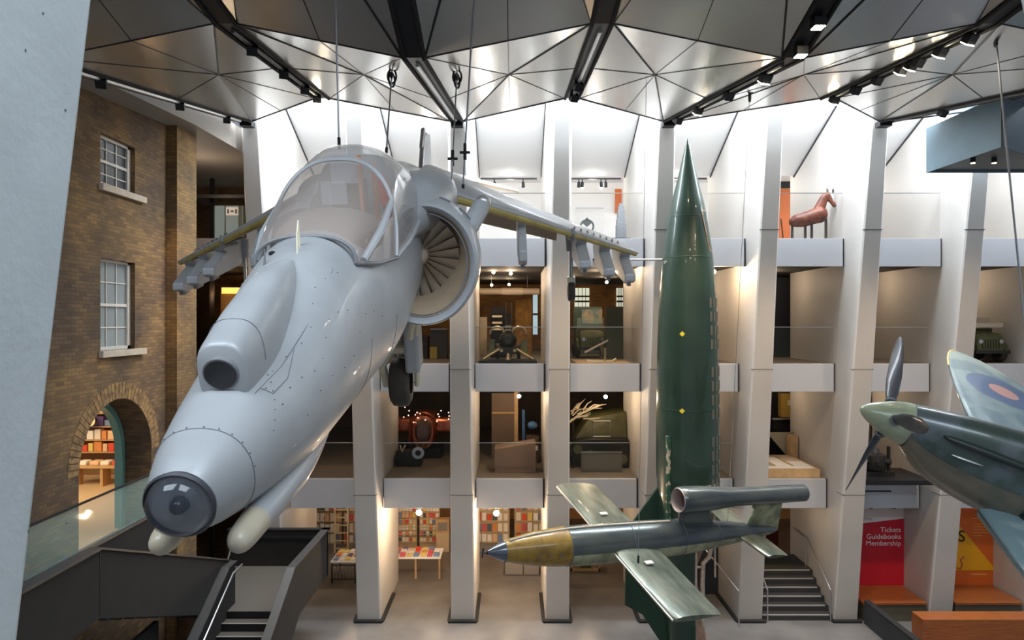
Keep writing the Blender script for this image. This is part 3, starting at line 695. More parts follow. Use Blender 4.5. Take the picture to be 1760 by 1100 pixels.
# tail
MB().prism([(11.0, .9), (11.75, 1.62), (12.2, 1.70), (12.9, 1.66), (13.1, .6)], 'x', -.05, .05).build('tail_fin', HG, J, bevel=.03)
MB().prism([(11.3, 1.40), (11.82, 1.78), (12.0, 1.80), (12.3, 1.5)], 'x', -.035, .035).build('fin_tip', HG, J, bevel=.02)
for s in (-1, 1):
    MB().hexa([(s*.15, 11.4, .85), (s*2.0, 12.7, .35), (s*2.0, 13.3, .35), (s*.15, 12.8, .85)], [(s*.15, 11.4, .93), (s*2.0, 12.7, .39), (s*2.0, 13.3, .39), (s*.15, 12.8, .93)]).build('tailplane', HG, J)
# exhaust nozzles, gear, clutter under the belly
for s in (-1, 1):
    MB().tube((s*.72, 6.3, -.05), (s*.95, 6.65, -.28), .27, .24, n=20).build('exhaust_nozzle', M('nozzle_metal', (.25, .19, .12), .4, .6), J)
G = MB().tube((.12, 6.35, -.5), (.12, 6.42, -1.35), .075, n=14).build('main_gear_leg', STEEL, J)
MB().path([(-.10, 6.3, -1.78), (-.13, 6.25, -1.45), (.0, 6.25, -1.22), (.22, 6.25, -1.22), (.36, 6.25, -1.45), (.34, 6.3, -1.78)], [.05, .06, .08, .08, .06, .04], 10).build('fork', CREAM, G)
MB().box(.22, .42, 6.0, 6.5, -1.5, -.75).build('gear_door', HG, G, bevel=.04)
MB().lathe([(-.14, .18), (-.14, .28), (-.10, .34), (0, .355), (.10, .34), (.14, .28), (.14, .18)], 'x', (.11, 6.3, -1.72), n=32).build('tyre', RUBBER, G)
MB().path([(.45, 5.7, -.45), (.38, 5.8, -.75), (.33, 5.9, -.95)], .045, 8).path([(.50, 5.75, -.35), (.42, 5.85, -.9)], .025, 6).build('hydraulic_pipe', CREAM, G)

# ------------------------------------------------------------------ tall rocket
VG = M('rocket_green', (.018, .042, .031), .36, .15, col2=(.027, .056, .040), vs=1.2, coat=.4, bump=.12, bs=5)
VGD = M('rocket_green_dark', (.018, .05, .034), .4, .2)
VHILIGHT = M('highlight_and_patches', (.50, .44, .34), .5, .2, col2=(.03, .09, .06), vs=7, lo=.42, hi=.5)
RX, RY = 4.63, 18.0
V = thing('tall_rocket', 'tall dark green rocket standing upright with its needle nose near the ceiling', 'rocket', (RX, RY, 0))
def py2z(y, D=18.0): return 9+(550-y)*D/1173.33
prof = [(237, .2), (245, 2), (262, 6.5), (290, 13), (320, 20), (359, 29.5), (400, 36), (440, 41.7), (500, 46.8), (560, 49.8), (640, 52), (720, 53), (800, 53.2), (822, 52.6)]
PR = [(py2z(a), b*18.0/1173.33) for a, b in prof]
MB().lathe(catmull(PR, 4), 'z', (RX, RY, 0), n=64).build('hull', VG, V, sharp=60)
for y in (374, 444, 700):
    z = py2z(y); r = [b for a, b in PR if a >= z][-1]; rr = min(PR, key=lambda q: abs(q[0]-z))
    import bisect
    for (z0, r0), (z1, r1) in zip(PR, PR[1:]):
        if z1 <= z <= z0: rad_ = r0+(r1-r0)*(z0-z)/(z0-z1)
    MB().lathe([(z-.012, rad_+.004), (z, rad_+.008), (z+.012, rad_+.004)], 'z', (RX, RY, 0), n=64).build('weld_line', VGD, V)
def hullr(z):
    for (z0, r0), (z1, r1) in zip(PR, PR[1:]):
        if z1 <= z <= z0: return r0+(r1-r0)*(z0-z)/(z0-z1)
    return PR[-1][1]
# open hatch outline and rib openings on the right side
def hp(z, a, d=.01): r = hullr(z)+d; return (RX+sin(a)*r, RY-cos(a)*r, z)
za, zb_ = py2z(366), py2z(434)
MB().path([hp(za, .9), hp(za, .55)]+[hp(za+(zb_-za)*i/6, .55+.04*i) for i in range(1, 7)]+[hp(zb_, 1.3)], .012, 6).build('hatch_edge', M('copper_edge', (.60, .36, .22), .4, .4), V)
for r_ in range(18):
    z = py2z(490)-r_*.355
    for a in (.62, .84, 1.06, 1.26):
        q = hp(z-.12, a, -.001); R_ = Euler((0, 0, a)); 
        if r_ % 5: MB().obox(q, (.040, .012, .125), (0, 0, a)).build('rib_opening', M('rib_dark', (.10, .105, .085), .8), V)
for y in (573, 700): q = hp(py2z(y), -.42, .0); MB().obox(q, (.05, .01, .05), (0, rad(45), -.42)).build('yellow_mark', M('marking_yellow', (.75, .62, .05), .5), V)
# thrust section, half cut away
zt_ = PR[-1][0]
MB().lathe([(zt_, .80), (3.6, .77), (2.2, .70), (1.0, .58), (0.15, .5)], 'z', (RX, RY, 0), n=40, a0=pi*.62, a1=pi*1.50).build('tail_shell', VG, V, sharp=60)
MB().lathe([(zt_-.02, .0), (zt_-.02, .78)], 'z', (RX, RY, 0), n=40).build('bulkhead', VGD, V)
MB().lathe([(zt_-.1, .3), (3.9, .5), (3.4, .52), (3.0, .42), (2.6, .26), (2.3, .22), (1.2, .40), (.6, .48)], 'z', (RX+.0, RY+.02, 0), n=32).build('combustion_chamber', M('rust_metal', (.28, .17, .12), .5, .5, col2=(.42, .28, .2), vs=5), V)
PIPE = M('pipe_metal', (.62, .52, .45), .4, .6, var=.2, vs=8)
MB().path([(RX+.42, RY-.5, 4.3), (RX+.46, RY-.55, 3.2), (RX+.40, RY-.58, 2.95), (RX+.24, RY-.6, 2.8), (RX+.22, RY-.6, 2.3), (RX+.24, RY-.6, 1.2)], .06, 10).build('pipe', PIPE, V)
MB().path([(RX+.02, RY-.62, 4.6), (RX+.03, RY-.64, 2.0)], .055, 10).build('pipe', PIPE, V)
MB().path([(RX+.56, RY-.45, 4.5), (RX+.58, RY-.48, 2.4)], .03, 8).path([(RX+.02, RY-.62, 2.7), (RX+.22, RY-.6, 2.7)], .03, 8).build('pipe', PIPE, V)
for a in (pi/4*0+pi, 0): pass
for nm, dx, dy in (('fin', -1, 0), ('fin', 0, 1), ('fin', 0.0, -1)):
    prf = [(.50, 5.0), (1.62, 3.45), (1.66, 1.5), (1.2, 1.25), (.45, .1), (.3, .1), (.3, 4.9)]
    if dx == 1: prf = [(.50, 3.2), (1.0, 2.2), (1.1, 1.5), (.9, 1.2), (.45, .1), (.3, .1), (.3, 3.2)]
    if dy == -1: prf = [(.50, 1.6), (.62, 1.2), (.62, .6), (.5, .1), (.3, .1), (.3, 1.6)]
    mb = MB(); n = Vector((dy, dx, 0))*.05; P_ = [Vector((RX+dx*r, RY+dy*r, z)) for r, z in prf]
    k = len(P_); mb.add([p-n for p in P_]+[p+n for p in P_], [list(range(k)), list(range(2*k-1, k-1, -1))]+[(i, i+k, (i+1) % k+k, (i+1) % k) for i in range(k)])
    mb.build('fin', VGD, V, bevel=.015)
MB().path([(RX-.62, RY-.52, zt_+1.2), (RX-.63, RY-.52, 3.4)], .07, 10).build('edge_highlight_strip', VHILIGHT, V)  # pale strip painting the hull's edge highlight and its white patches
MB().path([hp(py2z(452), -1.25, .03), hp(py2z(452), -1.25, .0)], .05).build('lifting_point', STEEL, V)
V2 = thing('restraint_rod', 'thin grey rod holding the rocket from the gallery on its left', 'rod', (2.0, 19, 10.5))
MB().tube((RX-.70, RY-.2, py2z(446, 17.8)), (2.35, 19.8, 10.75), .03, n=8).build('rod', STEEL, V2)
MB().tube((2.42, 19.65, 10.74), (2.35, 19.8, 10.75), .05, n=8).build('end_fitting', BLACK, V2)

# ------------------------------------------------------------------ flying bomb
BD = M('bomb_paint', (.07, .085, .10), .26, .45, col2=(.13, .145, .13), vs=2.2, stretch=(2, .6, 1), bump=.1, bs=6, coat=.3)
BW = M('bomb_wing_paint', (.085, .10, .075), .32, .35, col2=(.20, .21, .16), vs=2.4, stretch=(.6, 2, 2), bump=.08, bs=8, coat=.25)
BY = M('bomb_ochre', (.20, .105, .015), .42, .1, col2=(.33, .20, .028), vs=5, coat=.3)
BL = M('bomb_pale_green', (.34, .34, .20), .42, .0, col2=(.12, .13, .08), vs=3.5)
B = thing('flying_bomb', 'mottled green flying bomb with ochre nose band and jet tube on its back', 'missile', (-.50, 13.88, 4.27), (-.049, .2527, -1.2055), world=False)
MB().lathe([(0, .045), (.06, .07), (.16, .125), (.30, .185), (.36, .205)], 'y', n=40).build('nose_cone', M('bomb_blue_steel', (.16, .18, .21), .22, .8, var=.2, vs=4), B)
MB().lathe(catmull([(.36, .205), (.7, .285), (1.1, .35), (1.5, .39), (1.75, .405)], 3), 'y', n=48).build('warhead_band', BY, B, label='ochre warhead section')
for y, r in ((1.05, .060), (1.28, .045), (1.50, .045)):
    z = .03; x = {1.05: .338, 1.28: .362, 1.50: .385}[y]
    MB().lathe([(x, r), (x+.008, r-.006), (x, r-.012)], 'x', (0, y, z), n=20).build('port_ring', HSEAM, B)
MB().tube((.36, 1.28, .03), (.368, 1.28, .03), .02, n=10).build('port_hole', HSEAM, B)
MB().tube((.38, 1.50, .03), (.392, 1.50, .03), .02, n=10).build('port_hole', HSEAM, B)
MB().lathe(catmull([(1.75, .405), (2.4, .42), (3.4, .42), (4.4, .40), (5.2, .345), (6.0, .265), (6.7, .18), (7.3, .10), (7.5, .03)], 3), 'y', n=48).build('body', BD, B, sharp=60)
MB().lathe(catmull([(1.77, .409), (2.4, .424), (3.4, .424), (4.4, .404), (5.2, .349), (6.0, .269), (6.7, .184), (7.2, .12)], 3), 'y', n=24, a0=-pi*1.0, a1=pi*.02).build('belly_paint', BL, B, sharp=60, label='pale green painted belly')
for y, r in ((.36, .208), (1.75, .409), (3.25, .426), (4.6, .398), (5.6, .312)):
    MB().lathe([(y-.008, r), (y, r+.006), (y+.008, r)], 'y', n=48).build('joint_band', HSEAM, B)
MB().path([(0, .45, .235), (0, 1.0, .345), (0, 1.8, .415), (0, 2.8, .432), (0, 4.3, .42)], .028, 8).build('top_conduit', M('pale_conduit', (.42, .38, .30), .4), B)
MB().tube((0, 0, 0), (0, -.13, 0), .022, .012, n=10).build('spindle', BLACK, B)
MB().obox((0, -.10, .0), (.006, .012, .11)).obox((0, -.10, 0), (.11, .012, .006)).build('air_log_propeller', BLACK, B)
def wingring(x, le, c, th, z=0):
    out = []
    us = (0, .01, .05, .15, .35, .65, 1)
    for u in us: out.append((x, le+u*c, z+th*sqrt(u)*(1-u)*1.7+th*.15*(1-u)))
    for u in us[-2:0:-1]: out.append((x, le+u*c, z-th*sqrt(u)*(1-u)*.9-th*.1*(1-u)))
    return out
for s in (-1, 1):
    w_ = MB().loft([wingring(s*x, le, c, .12-.02*abs(x)/2.6) for x, le, c in ((.30, 2.73, 1.12), (1.5, 2.73, 1.11), (2.55, 2.74, 1.10), (2.64, 2.78, 1.03))]).build('wing', BW, B, sharp=50)
    MB().tube((s*.40, 2.72, .0), (s*2.62, 2.74, 0), .022, n=8).build('leading_edge', M('bare_edge', (.48, .44, .36), .35, .5), w_)
    MB().obox((s*1.0, 3.2, .115), (.05, .09, .015)).build('lifting_lug', M('white_lug', (.7, .66, .55), .4), w_)
    MB().loft([wingring(s*x, le, c, .07) for x, le, c in ((.12, 6.15, .72), (1.02, 6.25, .62), (1.08, 6.30, .55))]).build('tailplane', BW, B, sharp=50)
MB().prism([(6.45, .1), (6.75, .80), (7.25, .84), (7.45, .70), (7.5, .0)], 'x', -.03, .03).build('tail_fin', BL, B, bevel=.02)
e = MB().lathe(catmull([(4.42, .275), (4.50, .30), (4.65, .305), (5.1, .29), (5.6, .25), (6.2, .215), (8.05, .205)], 3), 'y', (0, 0, .93), n=40).build('pulse_jet_tube', BD, B, sharp=60)
MB().lathe([(8.05, .205), (8.05, .185), (5.5, .18), (4.9, .20), (4.55, .23), (4.42, .245), (4.40, .262), (4.42, .275)], 'y', (0, 0, .93), n=40).build('tube_lining', M('jet_inner', (.38, .30, .27), .5, .2), e)
MB().lathe([(4.66, 0), (4.66, .235)], 'y', (0, 0, .93), n=32).build('shutter_grid', M('grid_brown', (.16, .09, .07), .7), e)
MB().prism([(4.55, .35), (4.5, .70), (5.3, .70), (5.5, .30)], 'x', -.05, .05).build('front_pylon', BD, B, bevel=.02)
MB().prism([(6.6, .75), (7.2, .75), (7.2, .6), (6.6, .6)], 'x', -.04, .04).build('rear_pylon', BL, B)

# ------------------------------------------------------------------ propeller fighter entering from the right
FG = M('fighter_paint', (.055, .075, .065), .30, .25, col2=(.10, .12, .125), vs=1.3, coat=.35, lo=.45, hi=.55)
FS = M('spinner_paint', (.36, .39, .27), .34, .1, col2=(.24, .27, .18), vs=3, coat=.3)
FB = M('cowling_bronze', (.20, .165, .12), .3, .45, col2=(.12, .12, .09), vs=2, coat=.3)
FD = M('fighter_dark', (.022, .03, .028), .4, .1)
BLD = M('propeller_blade', (.040, .045, .060), .42, .1, var=.25, vs=5, coat=.2)
S = thing('propeller_fighter', 'camouflaged propeller fighter with pale green spinner entering from the right edge', 'aircraft', (5.6733, 11.1314, 7.5609), (-.3413, .2863, -1.8888), world=False)
MB().lathe(catmull([(0, .002), (.03, .06), (.12, .135), (.28, .22), (.46, .295), (.62, .335), (.72, .35)], 3), 'y', n=40).build('spinner', FS, S, sharp=60)
MB().lathe([(.72, .352), (.735, .352), (.735, 0)], 'y', n=40).build('back_plate', HSEAM, S)
FF = [(.74, .345, .345, -.36), (1.1, .38, .39, -.66), (1.6, .42, .44, -.85), (2.2, .44, .47, -.97), (2.8, .46, .50, -1.0), (3.6, .46, .55, -.96), (5, .42, .55, -.60), (7, .25, .40, -.3), (9, .08, .25, .0)]
fr_ = catmull(FF, 3)
MB().loft([ring(*r, n=40, ex=2.2) for r in fr_]).build('fuselage', FG, S, sharp=60)
low = []
for r in fr_:
    if r[0] < 2.62: low.append([p for j, p in enumerate(ring(r[0], r[1]+.004, r[2], r[3]-.004, 60, 2.2)) if 31 <= j <= 59])
if len(low) > 2:
    n_ = len(low[0]); MB().loft(low, cap=False, ring_open=True).build('lower_cowling', FB, S, sharp=60, label='bronze coloured lower engine cowling')
MB().box(-.475, .475, 2.62, 3.8, -.92, -.05).build('root_panel', FD, S, bevel=.05)
for k in range(3):
    a = 2.4554+k*2*pi/3; d = Vector((cos(a), 0, sin(a))); n_ = Vector((-sin(a), 0, cos(a))); ax = Vector((0, 1, 0)); rings = []
    for t, ch, tw, th in ((.16, .05, 1.0, .05), (.3, .06, .95, .05), (.45, .10, .85, .035), (.75, .135, .65, .025), (1.1, .14, .48, .018), (1.4, .11, .38, .013), (1.57, .065, .34, .009), (1.63, .015, .32, .004)):
        u = n_*cos(tw)+ax*sin(tw)*-1; v = d.cross(u).normalized(); c = d*t+ax*.45
        rings.append([c+u*ch*cos(2*pi*j/16)+v*th*sin(2*pi*j/16) for j in range(16)])
    bl = MB().loft(rings).build('propeller_blade', BLD, S, sharp=60)
    c = d*.335+ax*.45; MB().tube(c-d*.03, c+d*.012, .085, n=20).build('blade_root', HSEAM, bl)
# exhaust fairings
for s in (-1, 1):
    MB().loft([ring(y, r, z+r*.7, z-r*.7, 16, 2, x0=s*x) for y, r, z, x in catmull([(1.15, .02, .13, .36), (1.3, .07, .13, .385), (1.8, .085, .12, .42), (2.4, .07, .10, .45), (2.9, .02, .09, .44)], 3)]).build('exhaust_shroud', FD, S, sharp=60)
    MB().loft([ring(y, r, z+r*.6, z-r*.6, 12, 2, x0=s*x) for y, r, z, x in ((1.35, .01, -.10, .40), (1.45, .03, -.10, .41), (1.7, .03, -.10, .42), (1.8, .01, -.1, .42))]).build('small_scoop', M('bare_metal', (.55, .54, .52), .35, .7), S)
MB().loft([ring(y, .28, .36+h, .2, 20) for y, h in ((2.0, .02), (2.6, .12), (3.4, .14))]).build('tank_cover', FG, S, sharp=60)
# wings with roundels painted by a node material
def wingmat(sgn):
    m = bpy.data.materials.new('fighter_wing_paint'); m.use_nodes = True; nt = m.node_tree; b = nt.nodes['Principled BSDF']; N = nt.nodes.new; L = nt.links.new
    tc = N('ShaderNodeTexCoord'); mp = N('ShaderNodeMapping'); mp.inputs['Location'].default_value = (-3.75*sgn, -3.42, 0); mp.inputs['Scale'].default_value = (1, 1, 0)
    L(tc.outputs['Object'], mp.inputs[0]); ln = N('ShaderNodeVectorMath'); ln.operation = 'LENGTH'; L(mp.outputs[0], ln.inputs[0])
    ns = N('ShaderNodeTexNoise'); ns.inputs['Scale'].default_value = 1.6; L(tc.outputs['Object'], ns.inputs['Vector'])
    r0 = N('ShaderNodeValToRGB'); r0.color_ramp.elements[0].position = .45; r0.color_ramp.elements[1].position = .55
    r0.color_ramp.elements[0].color = (.15, .22, .24, 1); r0.color_ramp.elements[1].color = (.24, .31, .31, 1); L(ns.outputs['Fac'], r0.inputs[0])
    def mixer(prev, rad_, col):
        g = N('ShaderNodeMath'); g.operation = 'LESS_THAN'; L(ln.outputs['Value'], g.inputs[0]); g.inputs[1].default_value = rad_
        x = N('ShaderNodeMix'); x.data_type = 'RGBA'; L(g.outputs[0], x.inputs[0]); L(prev, x.inputs[6]); x.inputs[7].default_value = rgb(col); return x.outputs[2]
    o = mixer(r0.outputs[0], .70, (.10, .15, .26)); o = mixer(o, .28, (.58, .30, .25)); L(o, b.inputs['Base Color'])
    b.inputs['Roughness'].default_value = .38; b.inputs['Coat Weight'].default_value = .2
    return m
for s in (-1, 1):
    rings = []
    for t in (.06, .15, .3, .45, .6, .7, .8, .88, .94, .975, .995, 1.0):
        x = 5.6*t; c = 2.54*sqrt(max(0, 1-t**2.4))+.02; le = 2.98-.25*c; z = -.47+.105*x if s < 0 else -.92+.06*x; le -= 0 if s < 0 else .25; th = .13*c*(1-.4*t)*1.0
        rings.append(wingring(s*x, le, c, th*.8, z))
    w_ = MB().loft(rings).build('wing', wingmat(s), S, sharp=50)
    MB().path([r[0] for r in rings[6:]], .022, 8).build('leading_edge_stripe', M('stripe_yellow', (.62, .50, .22), .4), w_, label='yellow stripe on the outer leading edge')
    MB().path([r[0] for r in rings[:7]], .014, 8).build('leading_edge', FG, w_)
    MB().path([(s*3.0, 4.05, rings[4][4][2]+.05), (s*4.9, 3.98, rings[4][4][2]+.22)], .006, 5).build('aileron_gap', HSEAM, w_)
MB().loft([ring(y, .22, .55+h, .4, 16) for y, h in ((3.5, .0), (3.9, .22), (4.6, .22), (5.4, .0))]).build('canopy', GLASSG, S)

# ------------------------------------------------------------------ exhibits in the galleries
def at(px, py, D): return Vector(((px-880)*D/1173.33, D, 9+(550-py)*D/1173.33))
OLIVE = M('olive_paint', (.10, .11, .05), .55, .1, var=.2, vs=3)
BRASS = M('brass', (.45, .36, .20), .35, .7)
GUNM = M('gun_metal', (.045, .042, .038), .4, .6)
# topmost gallery: spot tracks
TRK = [(1, [705, 731, 750], 0), (2, [850, 899], 0), (3, [995, 1001, 1033, 1041], 2), (4, [1178], 0)]
for k, pxs, _ in TRK:
    x0, x1 = FX[k]+.4, FX[k+1]-.5
    t = thing('spot_track', f'black spotlight track between {ORD[k]} and {ORD[k+1]} leaning columns from left', 'light track', ((x0+x1)/2, 23.22, 13.8), group='spot tracks of the topmost gallery')
    MB().box(x0, x1, 23.18, 23.24, 13.78, 13.83).build('track_bar', BLACK, t)
    for px in pxs:
        p = at(px, 310, 23.2); sp = MB().tube(p+Vector((0, 0, .06)), p-Vector((0, 0, .06)), .02, n=8).tube(p-Vector((0, 0, .06)), p-Vector((0, 0, .24)), .05, .06, n=14).build('spotlight', BLACK, t)
        if px in (731, 1001, 1033): MB().sphere(p-Vector((0, 0, .25)), .05, 10).build('lamp_face', LAMPM, sp)
for a, b, lab in ((1058, 1069, 'narrow orange panel above the grey tower model'), (1341, 1361, 'tall orange wall panel behind the carved horse')):
    p, q = at(a, 0, 25.45).x, at(b, 0, 25.45).x
    t = thing('orange_panel', lab, 'panel', ((p+q)/2, 25.45, L3)); MB().box(p, q, 25.5, 25.6, L3 if a > 1100 else 13.0, 13.9).build('board', ORANGE, t)
    if a > 1100: MB().box(p, q, 25.36, 25.42, 13.9, 14.15).build('header', BLACK, t)
# framed case with ring ornament, tower model
t = thing('glass_case', 'clear square display case holding the dark ring ornament', 'case', (2.3, 21.9, L3))
c0, c1 = at(988, 360, 21.8), at(1036, 400, 21.8)
MB().box(c0.x, c1.x, 21.6, 22.1, L3, c0.z).build('glass_box', GLASS, t); MB().box(c0.x, c1.x, 21.58, 21.62, c0.z, c0.z+.03).build('top_edge', M('edge_grey', (.3, .3, .32), .5), t)
p = at(1009, 389, 21.85)
t = thing('ring_ornament', 'dark wreath shaped ring inside the clear case above the jet wing', 'ornament', tuple(p))
MB().path([p+Vector((cos(a), 0, sin(a)))*.205 for a in [2*pi*i/24 for i in range(24)]], .03, 8, closed=True).build('ring', M('wreath', (.08, .09, .09), .6), t)
MB().prism([(p.x-.14, p.z+.10), (p.x, p.z-.02), (p.x+.14, p.z+.10), (p.x+.10, p.z+.19), (p.x, p.z+.16), (p.x-.10, p.z+.19)], 'y', 21.83, 21.88).sphere(p+Vector((0, 0, .23)), .05, 10).build('crest', M('wreath', (.08, .09, .09), .6), t)
MB().box(p.x-.03, p.x+.03, 21.83, 21.88, L3+.0, p.z-.2).build('stem', GLASS, t)
b = at(1067, 405, 20.6)
t = thing('tower_model', 'pale grey stepped tower model on a dark plinth at the gallery edge', 'model', (b.x, 20.6, L3))
TG = M('tower_grey', (.24, .25, .27), .6, var=.1, vs=20)
MB().box(b.x-.30, b.x+.26, 20.4, 20.85, L3, L3+.10).build('plinth', BLACK, t)
mb = MB(); z = L3+.10
for w_, h in ((.14, .40), (.125, .17), (.105, .28), (.075, .12), (.05, .08)): mb.box(b.x-w_, b.x+w_, 20.6-w_, 20.6+w_, z, z+h); z += h
mb.build('tower', TG, t)
mb = MB()
for i in range(5): mb.box(b.x-.11+.05*i, b.x-.10+.05*i, 20.45, 20.47, L3+.12, L3+.5)
mb.build('rib', M('tower_rib', (.33, .34, .37), .6), t)
p = at(762, 321, 22.5); t = thing('red_roundel', 'dark red disc standing beyond the jet tail', 'disc', (p.x, 22.5, L3))
MB().tube(p-Vector((0, .04, 0)), p+Vector((0, .04, 0)), .19, n=24).build('disc', M('deep_red', (.30, .03, .03), .4), t); MB().box(p.x-.02, p.x+.02, 22.48, 22.52, L3, p.z).build('post', BLACK, t)

# carved horse
HM = M('horse_chestnut', (.085, .016, .008), .5, 0, col2=(.19, .05, .02), vs=6)
def horse():
    t = thing('carved_horse', 'chestnut brown horse figure with white blaze on a black stand', 'horse', (8.9, 20.3, L3))
    D = 20.3
    def ln(pts): return [(at(px, py, D+dy), r/57.8) for px, py, r, dy in pts]
    spine = ln([(1358.5, 387, 3, .0), (1361, 383.5, 8, 0), (1368, 380, 11, 0), (1380, 378, 12.5, 0), (1392, 374.5, 12.5, 0), (1402, 371, 13.5, 0), (1411, 369, 14, 0), (1417.5, 369, 11, 0), (1421, 369, 5, 0)])
    neck = ln([(1407, 366, 12, 0), (1409.5, 357, 9.5, 0), (1413, 348, 8, 0), (1417, 340, 7, 0), (1421, 334.5, 5.6, 0), (1424, 332, 3, 0)])
    head = ln([(1419, 331, 3.0, 0), (1422, 334, 5.6, -.02), (1425, 339, 5.8, -.03), (1429, 345, 4.8, -.05), (1432, 350, 4.0, -.06), (1434, 354, 3.4, -.07), (1434.5, 356.5, 1.5, -.07)])
    mb = MB()
    for chain, sq in ((spine, .95), (neck, .7), (head, .75)):
        pts = [p for p, r in chain]; rr = [r for p, r in chain]; n = 20; rings = []
        for i, p in enumerate(pts):
            d = (pts[min(i+1, len(pts)-1)]-pts[max(i-1, 0)]).normalized(); y = Vector((0, 1, 0)); u = y.cross(d).normalized()
            rings.append([p+y*cos(2*pi*j/n)*rr[i]*sq+u*sin(2*pi*j/n)*rr[i] for j in range(n)])
        mb.loft(rings)
    o = mb.build('body', HM, t, sharp=180)
    rm = o.modifiers.new('fuse', 'REMESH'); rm.mode = 'VOXEL'; rm.voxel_size = .014; rm.use_smooth_shade = True
    sm_ = o.modifiers.new('smooth', 'SMOOTH'); sm_.iterations = 5
    for nm, px, dy in (('ear', 1422, .04), ('ear', 1431, -.07)):
        p = at(px, 331, D+dy); MB().tube(p-Vector((0, 0, .03)), p+Vector((.015 if px > 1425 else 0, -.01, .07)), .028, .028, n=8).tube(p+Vector((.0, 0, .06)), p+Vector((.03 if px > 1425 else -.02, 0, .13)), .03, .006, n=8).build(nm, M('horse_dark', (.05, .04, .04), .5), t)
    mb = MB(); q = [at(1427, 331, D-.09), at(1431, 338, D-.11), at(1433, 345, D-.11), at(1435, 351, D-.11)]
    mb.path([v+Vector((.0, .03, 0)) for v in q], [.03, .04, .032, .02], 8).build('blaze', M('blaze_white', (.45, .45, .46), .5), t)
    for dy in (-.13, .02): MB().sphere(at(1424.5, 338, D+dy), .014, 8).build('eye', BLACK, t)
    MB().sphere(at(1434.5, 353.5, D-.07), .05, 10, (1, 1, .8)).build('muzzle', M('horse_dark', (.05, .04, .04), .5), t)
    zb = L3; BR = M('stand_metal', (.07, .05, .045), .5, .3)
    for px, ty in ((1361.5, 386), (1384, 385), (1395, 382), (1419.5, 375)):
        for dy in (0,):
            p = at(px, ty, D); MB().box(p.x-.03, p.x+.03, D-.03, D+.03, zb, p.z).build('leg', BR, t)
    a, b_ = at(1395, 0, D).x, at(1419.5, 0, D).x; MB().box(a, b_, D-.03, D+.03, zb, zb+.05).build('foot_bar', BR, t)
horse()
p = at(1343, 400, 21); t = thing('barrier_post', 'thin dark slanted barrier post left of the carved horse', 'post', (p.x, 21, L3))
MB().tube(at(1342, 376, 21), (at(1347, 0, 21).x, 21, L3), .02, n=8).build('post', BLACK, t)

# hanging blue grey volume at upper right
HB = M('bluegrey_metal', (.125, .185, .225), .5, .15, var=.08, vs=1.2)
t = thing('hanging_box', 'large blue-grey metal box hanging under the ceiling at upper right', 'ceiling box', (12.5, 16.5, 12.88))
foot = [(10.92, 18.0), (10.97, 15.3), (12.4, 16.25), (15.3, 18.0)]
mb = MB(); n = 4; rr = [[(x, y, 12.88) for x, y in foot], [(x, y, 14.05) for x, y in foot]]
for i in range(3):
    mb.add([rr[0][i], rr[0][(i+1) % 4], rr[1][(i+1) % 4], rr[1][i]], [(0, 1, 2, 3)])
mb.add(rr[1], [(0, 1, 2, 3)]); mb.add([rr[0][3], rr[0][0], rr[1][0], rr[1][3]], [(0, 1, 2, 3)])
mb.build('shell', HB, t, fixn=False)
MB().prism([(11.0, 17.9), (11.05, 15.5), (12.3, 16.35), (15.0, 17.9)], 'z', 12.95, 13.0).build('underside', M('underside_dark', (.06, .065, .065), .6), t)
MB().tube((10.975, 15.296, 12.88), (10.975, 15.296, 14.05), .012, n=6).build('corner_seam', BLACK, t)
for px, py in ((1687, 272), (1724, 261)):
    p = at(px, py, 16.3); s_ = MB().tube((p.x, 16.6, 12.97), (p.x, 16.6, 12.82), .06, n=16).build('downlight', BLACK, t); MB().tube((p.x, 16.6, 12.82), (p.x, 16.6, 12.81), .05, n=16).build('lamp_face', LAMPM, s_)

# middle gallery
t = thing('black_cabinet', 'wide black cabinet in the middle gallery under the jet belly', 'cabinet', (-3.6, 23, L2))
a, b = at(690, 578, 23), at(736, 0, 23); MB().box(a.x, b.x, 22.8, 23.4, L2, a.z).build('body', M('cabinet_black', (.035, .03, .03), .5), t); MB().box(a.x, b.x, 22.77, 22.8, a.z-.28, a.z-.24).build('ledge', CHART, t)
t = thing('tall_black_cabinet', 'tall dark cabinet with yellow figure poster beside the jet intake', 'cabinet', (-2.6, 23, L2))
a, b = at(741, 566, 23), at(769, 0, 23); MB().box(a.x, b.x, 22.8, 23.4, L2, a.z).build('body', M('cabinet_dark', (.06, .055, .055), .5), t); MB().box(a.x, b.x, 22.78, 22.82, a.z, a.z+.02).build('top_edge', STEEL, t)
q = at(745, 596, 22.78); MB().box(q.x-.12, q.x+.12, 22.76, 22.79, q.z-.40, q.z).build('poster', M('poster_yellow', (.42, .32, .08), .6), t)
